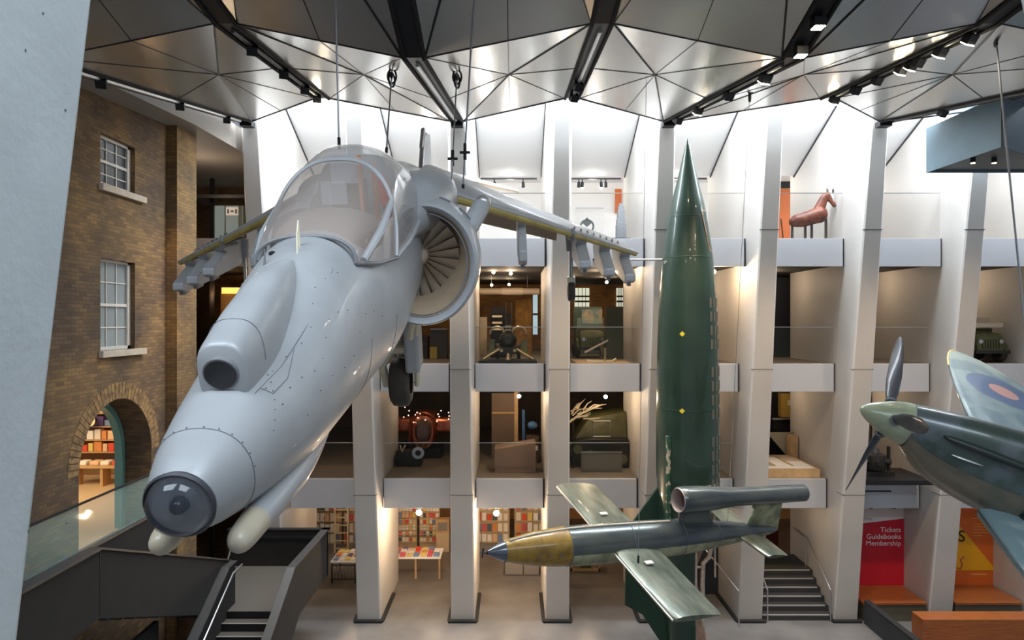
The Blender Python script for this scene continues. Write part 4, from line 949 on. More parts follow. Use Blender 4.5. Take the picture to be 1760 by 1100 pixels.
# field gun on black platform
t = thing('display_platform', 'thin black platform under the round headed gun in the middle gallery', 'platform', (-.1, 20.9, L2))
MB().box(-1.0, .75, 20.45, 21.8, L2, L2+.07).build('deck', BLACK, t)
def gun(cx, cy, z0):
    t = thing('field_gun', 'dark field gun with curved brass mudguards on a black platform', 'gun', (cx, cy, z0))
    MB().sphere((cx, cy, z0+.62), .27, 20, (1, .9, 1)).build('breech', GUNM, t)
    MB().tube((cx, cy-.22, z0+.62), (cx, cy-.34, z0+.62), .12, n=20).build('muzzle', GUNM, t)
    MB().tube((cx, cy+.1, z0+.85), (cx, cy+1.1, z0+1.05), .07, n=14).build('barrel', GUNM, t)
    MB().box(cx-.05, cx+.05, cy-.05, cy+.05, z0+.85, z0+1.45).build('sight_post', GUNM, t)
    MB().box(cx-.09, cx+.09, cy-.08, cy+.02, z0+1.0, z0+1.06).box(cx-.10, cx+.10, cy-.08, cy+.02, z0+.90, z0+.94).build('sight_plate', BRASS, t)
    for s in (-1, 1):
        MB().path([(cx+s*(.34+.22*cos(a)), cy, z0+.80+.22*sin(a)) for a in [pi*i/10 for i in range(11)]], .035, 8).build('mudguard', BRASS, t)
        MB().box(cx+s*.50-.09, cx+s*.50+.09, cy-.2, cy+.3, z0+.22, z0+.62).build('ammunition_box', OLIVE, t)
        MB().path([(cx+s*.25, cy-.1, z0+.35), (cx+s*.5, cy-.25, z0+.2), (cx+s*.78, cy-.35, z0+.03)], .045, 8).build('trail_leg', BRASS, t)
        MB().tube((cx+s*.2, cy-.26, z0+.30), (cx+s*.2, cy-.30, z0+.30), .05, n=12).build('bolt', BRASS, t)
        MB().lathe([(-.05, .10), (-.05, .24), (.05, .24), (.05, .10)], 'x', (cx+s*.33, cy+.25, z0+.26), n=24).build('wheel', RUBBER, t)
    MB().box(cx-.28, cx+.28, cy-.15, cy+.2, z0+.18, z0+.40).build('carriage', GUNM, t)
    MB().tube((cx, cy-.3, z0+.02), (cx, cy-.3, z0+.22), .08, .03, n=12).build('jack', BRASS, t)
gun(-.12, 21.1, L2+.07)
t = thing('slotted_panel', 'tall black panel with white slots behind the field gun', 'panel', (-.6, 23.5, L2))
a, b = at(843, 528, 23.5), at(869, 0, 23.5); MB().box(a.x, b.x, 23.5, 23.6, L2, a.z).build('board', BLACK, t)
for i in range(3): MB().box(a.x+.06, b.x-.12, 23.47, 23.5, a.z-.35-.22*i, a.z-.28-.22*i).build('slot', M('cream_metal', (.7, .66, .5), .5), t)
for i, px in enumerate((869, 879)):
    p = at(px, 520, 23.8); t = thing('slender_pole', f'thin grey pole behind the field gun, the {"left" if i == 0 else "right"} of two', 'pole', (p.x, 23.8, L2)); MB().tube((p.x, 23.8, L2), (p.x, 23.8, p.z), .03, n=8).build('pole', CHART, t)
a, b = at(824, 501, 24.5), at(927, 501, 24.5)
t = thing('hanging_missile', 'pale horizontal missile tube hanging above the field gun', 'missile', (a.x, 24.5, a.z)); MB().tube(a.lerp(b, .2), a.lerp(b, .2)+Vector((0, 0, 10.62-a.z)), .008, n=5).build('wire', STEEL, t); MB().tube(a.lerp(b, .8), a.lerp(b, .8)+Vector((0, 0, 10.62-a.z)), .008, n=5).build('wire', STEEL, t); MB().tube(a, b, .12, n=20).build('tube', M('missile_cream', (.55, .45, .34), .5), t); MB().tube(a.lerp(b, .38), a.lerp(b, .72), .135, n=20).build('sleeve', M('missile_pale', (.65, .56, .45), .5), t)
t = thing('yellow_wall_panel', 'mottled ochre brick panel at right behind the field gun', 'panel', (.5, 26, L2)); a, b = at(886, 515, 26), at(914, 0, 26); MB().box(a.x, b.x, 26, 26.1, L2, a.z).build('board', M('ochre_brick', (.38, .20, .05), .8, col2=(.22, .12, .04), vs=5), t)
t = thing('blue_window', 'narrow pale blue lit window right of the ochre brick panel', 'window', (.9, 26, L2)); a, b = at(916, 505, 26), at(924, 575, 26); MB().box(a.x, b.x, 26, 26.05, b.z, a.z).build('pane', M('blue_pane', (.35, .5, .55), .3, emis=(.45, .65, .75), es=.6), t); MB().box(a.x, b.x, 25.97, 26, (a.z+b.z)/2-.04, (a.z+b.z)/2+.04).build('transom', CHART, t)
t = thing('cream_wall_panel', 'cream panel at left behind the field gun', 'panel', (-1.2, 25, L2)); a, b = at(825, 545, 25), at(837, 0, 25); MB().box(a.x, b.x, 25, 25.1, L2, a.z).build('board', M('cream_panel', (.65, .55, .40), .6), t)
# bay with truck gun
for i, (x0, x1) in enumerate(((988, 1013), (1060, 1071))):
    a, b = at(x0, 495, 30.8), at(x1, 527, 30.8); t = thing('factory_window', f'small paned lit window high on the gallery back wall, the {"left" if i == 0 else "right"} of two', 'window', (a.x, 30.85, b.z))
    MB().box(a.x, b.x, 30.85, 30.9, b.z, a.z).build('pane', M('warm_pane', (.6, .62, .5), .3, emis=(.75, .78, .62), es=.75), t)
    mb = MB()
    for f in (.28, .55): mb.box(a.x, b.x, 30.80, 30.85, b.z+(a.z-b.z)*f-.04, b.z+(a.z-b.z)*f+.04)
    for f in (.25, .5, .75): mb.box(a.x+(b.x-a.x)*f-.01, a.x+(b.x-a.x)*f+.01, 30.80, 30.85, b.z, a.z)
    mb.build('glazing_bar', BLACK, t)
t = thing('dark_green_panel', 'tall dark green panel right of the small gun', 'panel', (3.4, 22, L2)); a, b = at(1042, 527, 22), at(1071, 0, 22); MB().box(a.x, b.x, 22.0, 22.12, L2, a.z).build('board', M('panel_green', (.035, .045, .032), .6), t)
t = thing('lit_screen', 'blue and cream lit picture screen behind the green vehicle', 'screen', (2.9, 26, L2)); a, b = at(1000, 532, 26), at(1035, 556, 26); MB().box(a.x, b.x, 26, 26.1, b.z, a.z).build('screen_face', M('screen_pic', (.25, .35, .35), .5, col2=(.6, .5, .35), vs=2.5, lo=.45, hi=.55), t); MB().box(a.x-.3, b.x, 26.1, 26.2, L2, a.z+.1).build('backing', M('teal_grey', (.10, .15, .14), .7), t)
def vehicle(cx, cy, z0, label, sc=1, net=False):
    t = thing('military_vehicle', label, 'vehicle', (cx, cy, z0)); w_ = .55*sc
    rows = [(cy, .8, .35), (cy+.1*sc, .95, .33), (cy+.6*sc, 1.0, .33), (cy+.75*sc, 1.02, .35)]
    MB().loft([ring(y, w_*.8, z0+h*sc, z0+l*sc, 24, 5, x0=cx) for y, h, l in rows]).build('bonnet', OLIVE, t, sharp=40)
    MB().box(cx-w_, cx+w_, cy+.7*sc, cy+1.6*sc, z0+.4*sc, z0+1.1*sc).build('cab', OLIVE, t, bevel=.03)
    MB().box(cx-w_*.9, cx+w_*.9, cy+.75*sc, cy+.78*sc, z0+1.1*sc, z0+1.45*sc).build('windscreen', GLASSG, t)
    g = MB()
    for i in range(7): g.box(cx-w_*.5+i*w_*.16, cx-w_*.5+i*w_*.16+.02, cy-.01, cy+.02, z0+.45*sc, z0+.75*sc)
    g.build('grille', BLACK, t)
    for s in (-1, 1):
        MB().path([(cx+s*w_*.95, cy+.35*sc+.30*sc*cos(a), z0+.36*sc+.30*sc*sin(a)) for a in [pi*i/10 for i in range(11)]], .06*sc, 8).build('mudguard', OLIVE, t)
        MB().tube((cx+s*w_*.6, cy-.03, z0+.68*sc), (cx+s*w_*.6, cy+.02, z0+.68*sc), .07*sc, n=16).build('headlamp', STEEL, t)
        for yy in (.35, 1.4): MB().lathe([(-.09*sc, .1*sc), (-.09*sc, .25*sc), (0, .28*sc), (.09*sc, .25*sc), (.09*sc, .1*sc)], 'x', (cx+s*w_*.95, cy+yy*sc, z0+.28*sc), n=24).build('wheel', RUBBER, t)
    MB().box(cx-w_, cx+w_, cy-.12*sc, cy-.04*sc, z0+.3*sc, z0+.4*sc).build('bumper', GUNM, t)
    if net:
        MB().box(cx-w_*.9, cx+w_*.9, cy+.1, cy+.6*sc, z0+1.12*sc, z0+1.28*sc).build('bedroll', M('canvas_pale', (.70, .62, .48), .8), t, bevel=.04)
    return t
vehicle(2.75, 23.2, L2, 'small olive green truck front seen behind the skid mounted gun', .95)
vehicle(14.55, 20.75, L2, 'camouflaged vehicle with pale bedroll on the balcony at far right', .95, True)
t = thing('skid_gun', 'small pale gun on curved skids in front of the dark green panel', 'gun', (3.0, 20.9, L2))
MB().tube(at(1005, 606, 20.9), at(1045, 585, 20.9), .035, .03, n=10).build('barrel', M('gun_pale', (.40, .36, .32), .5), t)
w_ = at(1033, 600, 21); MB().lathe([(-.03, .12), (-.03, .23), (.03, .23), (.03, .12)], 'x', (w_.x, 21, L2+.32), n=24).build('wheel', RUBBER, t)
MB().tube((w_.x+.1, 20.9, L2+.05), (w_.x+.1, 20.9, L2+.45), .04, n=10).build('pedestal', BRASS, t)
MB().path([(w_.x-.45, 20.9, L2+.06), (w_.x-.2, 20.9, L2+.035), (w_.x+.3, 20.9, L2+.035), (w_.x+.45, 20.9, L2+.12)], .03, 8).build('skid', CREAM, t)
t = thing('low_plinth', 'low wooden plinth under the skid mounted gun', 'plinth', (2.7, 21.2, L2)); MB().box(1.9, 3.55, 20.5, 22, L2, L2+.03).build('deck', PALEWOOD, t)
for px0, px1, py, D, lab, mt in ((1332, 1361, 455, 24, 'tall black panel in the middle gallery right of the green rocket', M('panel_black', (.018, .02, .028), .6)), (1510, 1562, 488, 23.9, 'grey-brown panel in the middle gallery behind the raised propeller blade', M('panel_taupe', (.20, .16, .13), .7))):
    a, b = at(px0, py, D), at(px1, 0, D); t = thing('wall_board', lab, 'panel', (a.x, D, L2)); MB().box(a.x, b.x, D, D+.1, L2, min(a.z, 10.5)).build('board', mt, t)
# infill walls at the right hand bays
struct(MB().box(4.6, 6.8, 23.6, 23.75, L2, 10.5).box(7.55, 9.6, 24.5, 24.6, L2, 10.5).box(10.4, 12.4, 24.2, 24.3, L2, 10.5).box(13.2, 15.2, 23.7, 23.8, L2, 10.5), 'wall_infill', BEIGEW)

# lowest gallery
t = thing('copper_exhibit', 'copper red rounded machine ringed with small lit bulbs', 'machine', (-3.1, 24, L1))
CO = M('copper_red', (.40, .10, .06), .3, .6, col2=(.55, .20, .12), vs=4); cx = -3.1
MB().loft([ring(y, w_, L1+h, L1+.35, 32, 2.6, x0=cx) for y, w_, h in ((23.8, .34, 1.45), (23.9, .42, 1.6), (24.6, .46, 1.62), (25.4, .40, 1.5))]).build('body', CO, t, sharp=50)
MB().path([(cx+.46*cos(a), 23.78, L1+1.15+.46*sin(a)) for a in [pi*i/14 for i in range(15)]]+[(cx-.46, 23.78, L1+.5)], .05, 8).build('hood_arch', M('copper_dark', (.22, .05, .03), .35, .6), t)
MB().loft([ring(y, w_, L1+h, L1+.6, 24, 2.6, x0=cx) for y, w_, h in ((23.70, .20, 1.25), (23.80, .30, 1.40))]).build('front_glass', M('smoky_glass', (.10, .06, .05), .15), t)
for s_ in (-.18, 0, .18): MB().path([(cx+s_, 23.72, L1+.42), (cx+s_*1.3, 23.70, L1+.62)], .03, 6).build('front_strut', BRASS, t)
MB().box(cx-1.3, cx+1.0, 24.2, 24.8, L1+.85, L1+1.35).build('side_wing', CO, t, bevel=.1)
MB().box(cx-1.0, cx+.6, 23.9, 25.2, L1, L1+.35).build('base', BLACK, t)
BULB = M('bulb', (1, .8, .5), .4, emis=(1, .66, .38), es=10)
for i, (px, py) in enumerate(((694, 717), (702, 714), (703, 706), (714, 713), (718, 718), (711, 726), (717, 709), (722, 711), (753, 712), (755, 716), (751, 724), (758, 706), (771, 709), (772, 715), (771, 720), (696, 700))):
    MB().sphere(at(px, py, 23.74), .018, 8).build('bulb', BULB, t)
t = thing('dark_engine', 'dark engine block with pale parts in the lowest gallery left', 'engine', (-3.8, 22.6, L1))
MB().box(-3.85, -3.0, 22.6, 23.1, L1, L1+.5).build('block', GUNM, t, bevel=.04); MB().lathe([(-.03, .1), (-.03, .2), (.03, .2), (.03, .1)], 'y', (-3.1, 22.55, L1+.45), n=20).build('flywheel', STEEL, t)
MB().path([(-3.7, 22.55, L1+.7), (-3.62, 22.5, L1+.5), (-3.52, 22.55, L1+.72)], .03, 8).build('handle', CREAM, t)
t = thing('brown_door_panel', 'tall brown partition with timber edge in the lowest gallery', 'partition', (-.2, 24, L1)); a, b = at(845, 676, 24), at(884, 0, 24)
MB().box(a.x, b.x, 24, 24.1, L1, min(a.z, 6.8)).build('board', M('taupe', (.17, .12, .09), .7), t); MB().box(a.x, b.x, 23.97, 24.0, L1+1.55, L1+1.6).build('dado', PALEWOOD, t); MB().box(b.x-.0, b.x+.13, 23.95, 24.1, L1, 6.8).build('timber_edge', PALEWOOD, t)
t = thing('blue_sculpture', 'blue and white upright object right of the brown partition', 'sculpture', (.5, 23.3, L1)); a = at(900, 705, 23.3)
MB().box(a.x-.05, a.x+.04, 23.3, 23.4, L1, a.z).build('blue_post', M('post_blue', (.04, .12, .32), .5), t); q = at(915, 731, 23.3); MB().sphere(q, .17, 16, (1, 1, .8)).build('blue_dome', M('dome_blue', (.06, .17, .38), .4), t); MB().box(q.x-.2, q.x+.2, 23.1, 23.5, L1, L1+.9).build('pedestal', M('ped_brown', (.10, .07, .05), .6), t); MB().box(q.x-.2, q.x+.18, 23.08, 23.1, L1+.42, L1+.58).build('white_cushion', WHITE, t)
t = thing('sloping_ramp', 'brown sloping ramp wall behind the glass of the lowest gallery', 'ramp', (0, 22, L1)); MB().hexa([(-.55, 21.6, L1), (.75, 21.6, L1), (.75, 22.4, L1), (-.55, 22.4, L1)], [(-.55, 21.6, L1+.75), (.75, 21.6, L1+.95), (.75, 22.4, L1+.95), (-.55, 22.4, L1+.75)]).build('ramp_wall', M('ramp_brown', (.22, .15, .11), .6), t)
# tank like vehicle
t = thing('tracked_tank', 'dark olive tracked tank in the lowest gallery behind the flying bomb', 'tank', (2.6, 22.6, L1))
MB().hexa([(2.1, 22.7, L1+.9), (3.82, 22.7, L1+.9), (3.82, 24.4, L1+.9), (2.1, 24.4, L1+.9)], [(2.6, 22.9, L1+1.55), (3.82, 22.9, L1+1.75), (3.82, 24.2, L1+1.75), (2.6, 24.2, L1+1.55)]).build('hull', M('tank_olive', (.08, .078, .03), .5, .1, var=.2, vs=3), t)
tr = [(1.75, L1+.55), (2.0, L1+.85), (2.5, L1+.95), (3.82, L1+.95), (3.82, L1+.05), (2.6, L1+.05), (2.2, L1+.2)]
tk = MB().prism(tr, 'y', 22.3, 22.7).build('track', GUNM, t, bevel=.03)
for x, z in ((2.15, .62), (2.55, .45), (2.95, .3), (3.3, .3), (3.62, .3)): MB().tube((x, 22.27, L1+z), (x, 22.3, L1+z), .15, n=18).build('road_wheel', M('tank_olive2', (.09, .09, .045), .6), tk)
q = at(1072, 709, 22.6); MB().box(q.x-.35, q.x+.1, 22.85, 22.87, L1+1.33, L1+1.42).build('number_plate', CREAM, t)
q = at(1034, 737, 22.1); MB().path([(q.x-.28, 22.1, q.z-.25), (q.x-.28, 22.1, q.z+.25), (q.x+.28, 22.1, q.z+.25), (q.x+.28, 22.1, q.z-.25)], .03, 6, closed=True).build('lamp_cage', M('cage_grey', (.35, .35, .32), .5), t)
t = thing('branch_sculpture', 'pale tangled branch like sculpture leaning above the tank', 'sculpture', tuple(at(1000, 715, 22.4)))
SB = M('bone', (.60, .52, .38), .6)
rb = random.Random(5); c_ = at(1000, 704, 22.2)
for i in range(16):
    p0 = at(981+rb.uniform(0, 34), 722-rb.uniform(0, 22), 22.2); a = rb.uniform(.1, 1.3); l = rb.uniform(.25, .6)
    p1 = p0+Vector((cos(a)*l, rb.uniform(-.15, .15), sin(a)*l*.6)); pm = p0.lerp(p1, .5)+Vector((0, 0, rb.uniform(-.06, .08)))
    p1.z = min(p1.z, 6.75); MB().path([p0, pm, p1], [.028, .02, .006], 6).build('branch', SB, t)
MB().path([at(978, 726, 22.2), at(1000, 710, 22.2), at(1036, 695, 22.2)], [.04, .04, .015], 8).build('stem', SB, t)
MB().tube(at(985, 722, 22.3), (at(985, 0, 22.3).x, 22.3, L1), .03, n=8).build('support', BLACK, t)
t = thing('low_wall_screen', 'low grey glazed screen in front of the tank', 'screen', (2.7, 21.4, L1)); MB().box(2.2, 3.5, 21.7, 21.75, L1, L1+.62).build('panel', M('screen_grey', (.12, .115, .10), .5), t); MB().box(2.2, 3.5, 21.68, 21.77, L1+.62, L1+.65).build('rail', STEEL, t)
t = thing('yellow_cabinet', 'yellow lit cabinet beyond the drawing table', 'cabinet', (9.3, 24, L1)); a, b = at(1343, 676, 24), at(1364, 717, 24); MB().box(a.x, b.x, 24, 24.3, b.z, min(a.z, 6.8)).build('body', M('cab_yellow', (.42, .28, .06), .6), t); MB().box(a.x-.3, b.x, 24.0, 24.3, L1, b.z).build('base', BLACK, t); q = at(1360, 692, 23.98); MB().box(q.x-.12, q.x+.06, 23.97, 24, q.z-.1, q.z+.08).build('label_plate', CREAM, t)
MB().box(a.x-.35, b.x, 23.9, 24.0, L1+1.35, L1+1.4).build('shelf', STEEL, t)
t = thing('drawing_table', 'low timber edged display plinth with white and blue panels on the lowest gallery', 'display table', (8.7, 21.2, L1))
MB().box(7.55, 9.45, 20.95, 23.2, L1, L1+.26).build('timber_plinth', PALEWOOD, t)
for x0, x1, y0, y1, m_ in ((7.6, 9.35, 21.05, 21.35, WHITE), (7.6, 8.2, 21.4, 22.2, M('sheet_blue', (.40, .46, .50), .5)), (8.3, 8.75, 21.4, 22.8, WHITE), (8.85, 9.35, 21.4, 22.1, WHITE), (8.85, 9.35, 22.2, 23.0, M('sheet_cream', (.62, .52, .40), .5))): MB().box(x0, x1, y0, y1, L1+.262, L1+.272).build('sheet', m_, t)
t = thing('leaning_board', 'pale angular board leaning behind the display plinth', 'board', (9.3, 23.4, L1)); MB().prism([(8.7, L1+1.0), (9.7, L1+1.0), (9.7, L1+.0), (9.55, L1+0)], 'y', 23.30, 23.36).build('board', M('board_buff', (.38, .34, .24), .6), t)
t = thing('timber_block', 'small pale timber block standing on the gallery floor by the column', 'block', (9.4, 23.15, L1)); MB().box(9.32, 9.58, 22.85, 23.15, L1, L1+.95).build('block', PALEWOOD, t)
# engine on black table
t = thing('black_table', 'black overhanging table top on the lowest gallery behind the propeller', 'table', (11.3, 20.5, L1)); MB().box(10.35, 12.3, 19.9, 21.6, L1+.02, L1+.16).build('top', BLACK, t)
t = thing('black_engine', 'black aircraft engine on the black table behind the lower propeller blade', 'engine', (10.95, 20.6, L1+.16))
ex, ey, ez = 11.0, 20.7, L1+.16
MB().box(ex-.5, ex+.5, ey-.2, ey+.5, ez, ez+.12).build('cradle', GUNM, t); MB().lathe([(-.25, .1), (-.25, .30), (0, .34), (.2, .30), (.25, .12)], 'z', (ex, ey, ez+.42), n=28, cap=True).build('crankcase', GUNM, t, sharp=40)
for i in range(7):
    a = 2*pi*i/7; d = Vector((cos(a), sin(a), 0)); c = Vector((ex, ey, ez+.42)); MB().tube(c+d*.28, c+d*.46, .075, n=12).build('cylinder_barrel', CHAR, t)
MB().tube((ex, ey, ez+.62), (ex, ey, ez+.80), .16, .10, n=20).build('hub', CHART, t)
for s in (-1, 1): MB().box(ex+s*.42-.03, ex+s*.42+.03, ey-.05, ey+.05, ez+.1, ez+.85).build('frame_post', GUNM, t)
struct(MB().box(4.6, 6.8, 23.6, 23.75, L1, 6.7).box(10.4, 12.4, 23.6, 23.75, L1, 6.7).box(13.2, 15.2, 23.6, 23.75, L1, 6.7), 'wall_infill_lower', M('infill_dark', (.17, .14, .115), .7))

# ------------------------------------------------------------------ shop on the ground floor
RACK = M('rack_wood', (.60, .48, .32), .5)
def shelfunit(name, label, cat, x0, x1, y, z0, z1, rows, cols, mats, tilt=0):
    t = thing(name, label, cat, ((x0+x1)/2, y, z0))
    MB().box(x0, x1, y+.12, y+.18, z0, z1).build('back_board', RACK, t)
    for i in range(rows+1):
        z = z0+(z1-z0)*i/rows; MB().box(x0, x1, y-.02, y+.12, z-.012, z+.012).build('shelf', RACK, t)
    return t
def books(x0, x1, y, z0, z1, rows, cols, where, grp, kind='book'):
    for i in range(rows):
        for j in range(cols):
            c = random.choice([0, 1, 2, 2, 2, 3, 5, 6, 7, 8, 9, 9, 9]); wd = (x1-x0)/cols; h = (z1-z0)/rows*random.uniform(.66, .86); z = z0+(z1-z0)*i/rows+.013
            xa = x0+wd*j+wd*.08; o = MB().box(xa, xa+wd*.8, y+.02, y+.05, z, z+h).build(kind, ITEMM[c])
            tag(o, f'{INM[c]} {kind} on {where}, row {["one","two","three","four","five","six","seven"][i]} up, {ORD[j]} across', kind, grp)
shelfunit('magazine_rack', 'tall magazine rack full of colourful covers behind the shop table, left half', 'rack', -4.75, -3.75, 26.8, .0, 1.75, 6, 7, None); books(-4.72, -3.78, 26.8, .25, 1.72, 6, 7, 'the left magazine rack', 'magazines on the left rack', 'magazine')
shelfunit('magazine_rack', 'tall magazine rack full of colourful covers behind the shop table, right half', 'rack', -3.65, -2.85, 26.8, .0, 1.75, 6, 6, None); books(-3.62, -2.88, 26.8, .25, 1.72, 6, 6, 'the right magazine rack', 'magazines on the right rack', 'magazine')
shelfunit('gift_shelf', 'bright shelf of red and pink goods at the left of the ground floor shop', 'shelving', -8.6, -6.9, 27.5, 0, 2.2, 5, 6, None); books(-8.55, -6.95, 27.5, .02, 2.1, 5, 8, 'leftmost shop shelf', 'goods on the leftmost ground floor shelf', 'gift box')
shelfunit('book_shelf', 'white bookcase behind the ladder in the ground floor shop', 'shelving', -6.8, -5.6, 27.5, 0, 2.2, 5, 6, None); books(-6.75, -5.65, 27.5, .02, 2.1, 5, 6, 'the bookcase behind the ladder', 'books behind the ladder')
t = thing('wooden_ladder', 'pale wooden ladder rack left of the leaning column in the shop', 'ladder', (-6.6, 26.4, 0))
for s in (-6.85, -6.35): MB().box(s-.025, s+.025, 26.35, 26.42, 0, 1.9).build('rail', CREAM, t)
for i in range(6): MB().box(-6.85, -6.35, 26.36, 26.4, .15+.3*i, .19+.3*i).build('rung', CREAM, t)
def table(cx, cy, w_, d_, label, leg=PALEWOOD, h=.75):
    t = thing('shop_table', label, 'table', (cx, cy, 0), group='white topped tables of the ground floor shop')
    MB().box(cx-w_/2, cx+w_/2, cy-d_/2, cy+d_/2, h-.05, h).build('top', WHITE, t)
    for sx in (-1, 0, 1) if w_ > 1.3 else (-1, 1):
        for sy in (-1, 1): MB().box(cx+sx*(w_/2-.05)-.03, cx+sx*(w_/2-.05)+.03, cy+sy*(d_/2-.05)-.03, cy+sy*(d_/2-.05)+.03, 0, h-.05).build('leg', leg, t)
    return t
def tabgoods(cx, cy, w_, d_, nx, ny, where, grp, h=.75):
    for i in range(nx):
        for j in range(ny):
            c = random.choice([0, 2, 3, 4, 5, 7, 8, 9, 9, 1]); x = cx-w_/2+w_*(i+.5)/nx; y = cy-d_/2+d_*(j+.5)/ny; hh = random.uniform(.02, .10)
            o = MB().box(x-w_/nx*.38, x+w_/nx*.38, y-d_/ny*.38, y+d_/ny*.38, h, h+hh).build('book', ITEMM[c])
            tag(o, f'{INM[c]} book pile on {where}, {["front","middle","back"][j]} row, {ORD[i]} across', 'book', grp)
table(-3.35, 24.2, 1.75, 1.0, 'white topped shop table with wooden legs in front of the magazine racks'); tabgoods(-3.35, 24.2, 1.65, .9, 7, 3, 'the magazine rack table', 'books on the table before the magazine racks')
table(-5.75, 23.9, .9, 1.2, 'shop table with wire baskets just left of the leaning column', CHART); tabgoods(-5.75, 23.9, .8, 1.1, 4, 3, 'the table left of the column', 'books on the table left of the column')
t = thing('wire_basket', 'grey wire basket shelf under the table left of the leaning column', 'basket', (-5.8, 23.35, .1)); MB().box(-6.15, -5.35, 23.32, 23.36, .12, .16).box(-6.15, -5.35, 23.32, 23.36, .60, .63).build('frame', CHART, t)
for i in range(7): MB().box(-6.13+.12*i, -6.10+.12*i, 23.325, 23.35, .14, .61).build('wire', STEEL, t)
table(.35, 24.6, 1.3, .8, 'white display table on grey panels under the nose of the flying bomb', CHART, .55); tabgoods(.35, 24.6, 1.2, .7, 4, 2, 'the table under bomb nose', 'books on the table under the bomb nose', .55)
t = thing('grey_display_crate', 'grey display crate below the white table under the bomb nose', 'crate', (.35, 24.1, 0)); MB().box(-.25, .38, 24.08, 24.16, .02, .42).build('panel', M('crate_grey', (.28, .26, .25), .6), t); MB().box(.42, .95, 24.08, 24.16, .02, .42).build('panel', M('crate_grey', (.28, .26, .25), .6), t)
t = thing('trestle_stand', 'pale wooden trestle stand behind the flying bomb', 'stand', (2.7, 24.4, 0))
MB().box(2.1, 3.15, 24.4, 24.46, .02, .12).build('foot_rail', PALEWOOD, t); MB().box(2.1, 2.16, 24.4, 24.46, .02, .55).build('post', PALEWOOD, t); MB().box(3.09, 3.15, 24.4, 24.46, .02, .55).build('post', PALEWOOD, t); MB().prism([(2.45, .12), (2.85, .12), (2.7, .6), (2.5, .6)], 'y', 24.42, 24.5).build('brace', OLIVE, t); MB().box(2.0, 3.3, 24.3, 24.9, .55, .60).build('top', PALEWOOD, t)
for j, (x, c) in enumerate(((2.15, 9), (2.5, 3), (2.85, 7), (3.15, 2))): tag(MB().box(x-.12, x+.12, 24.5, 24.8, .60, .88).build('gift_box', ITEMM[c], bevel=.02), f'{INM[c]} gift box on the wooden trestle stand', 'gift box', 'gift boxes on the trestle stand')
shelfunit('gift_shelf', 'shop shelving right of the brightest lamp, behind the flying bomb', 'shelving', .1, 1.6, 27.6, 0, 2.2, 5, 6, None); books(.15, 1.55, 27.6, .02, 2.1, 5, 6, 'the shelf right of the brightest lamp', 'goods right of the brightest lamp', 'gift box')
shelfunit('gift_shelf', 'shop shelving left of the brightest lamp', 'shelving', -1.5, -.1, 27.6, 0, 2.2, 5, 6, None); books(-1.45, -.15, 27.6, .02, 2.1, 5, 6, 'shelf left of brightest lamp', 'goods left of the brightest lamp', 'gift box')
a, b = at(750, 893, 26.5), at(772, 916, 26.5); t = thing('wall_case', 'small wooden wall case right of the magazine racks', 'case', (a.x, 26.5, b.z)); MB().box(a.x, b.x, 26.5, 26.8, b.z, a.z).build('box', PALEWOOD, t); MB().box(a.x+.07, b.x-.07, 26.47, 26.5, b.z+.1, a.z-.12).build('screen_face', M('case_grey', (.25, .24, .22), .4), t); MB().box(a.x, b.x, 26.5, 26.8, 0, b.z).build('stand', RACK, t)

# short staircase between the columns
t = thing('short_staircase', 'short dark staircase of six steps between two leaning columns', 'staircase', (8.55, 20.9, 0))
for i in range(6):
    y = 20.45+.27*i; s_ = MB().box(7.5, 9.6, y, y+.27+(.0 if i < 5 else 1.2), 0, .17*(i+1)).build('step', M('step_dark', (.045, .045, .047), .8), t); MB().box(7.5, 9.5, y-.006, y+.035, .17*(i+1)-.025, .17*(i+1)+.006).build('nosing', M('nosing_light', (.42, .42, .42), .4), s_)
struct(MB().box(7.5, 9.6, 24.6, 24.7, 0, 3.4), 'wall_stair_back', M('dark_red_wall', (.10, .012, .015), .6))
struct(MB().box(4.6, 6.8, 22.4, 22.5, 0, 3.4), 'wall_dark_bay', M('slate_wall', (.035, .04, .048), .6))
for i, (x, nm) in enumerate(((9.5, 'right'), (7.62, 'left'))):
    t = thing('handrail', f'thin steel handrail on the {nm} side of the short staircase', 'handrail', (x, 20.6, 0))
    MB().path([(x, 20.35, 0), (x, 20.35, .95), (x, 22.0, 2.0), (x, 23.0, 2.0)], .02, 8).build('rail', STEEL, t)
    MB().tube((x, 22.1, 1.0), (x, 22.1, 2.0), .018, n=8).build('post', STEEL, t)
t = thing('handrail', 'thin steel handrail right of the rocket tail', 'handrail', (6.6, 20.2, 0)); MB().path([(6.65, 20.0, 0), (6.65, 20.0, 1.05), (6.0, 22.0, 1.9)], .02, 8).build('rail', STEEL, t)

# sign walls and benches at right
RED = M('sign_red', (.55, .012, .03), .5); SW = M('sign_white', (.78, .74, .70), .6)
def text(body, size, loc, mat, parent, name, align='RIGHT', space=1.0):
    cu = bpy.data.curves.new('txt', 'FONT'); cu.body = body; cu.size = size; cu.align_x = align; cu.extrude = .004; cu.space_line = space
    o = bpy.data.objects.new('txt', cu); C.objects.link(o); o.rotation_euler = (pi/2, 0, 0)
    bpy.context.view_layer.update(); me = bpy.data.meshes.new_from_object(o.evaluated_get(bpy.context.evaluated_depsgraph_get())); bpy.data.objects.remove(o)
    me.materials.clear(); me.materials.append(mat); r = bpy.data.objects.new(name, me); C.objects.link(r); r.parent = parent
    off = WORLDP.get(parent.name, (0, 0, 0)); r.location = (loc[0]-off[0], loc[1]-off[1], loc[2]-off[2]); r.rotation_euler = (pi/2, 0, 0); return r
YS = 21.7
def zy(y): return 9+(550-y)*YS/1173.33
def xx(x): return (x-880)*YS/1173.33
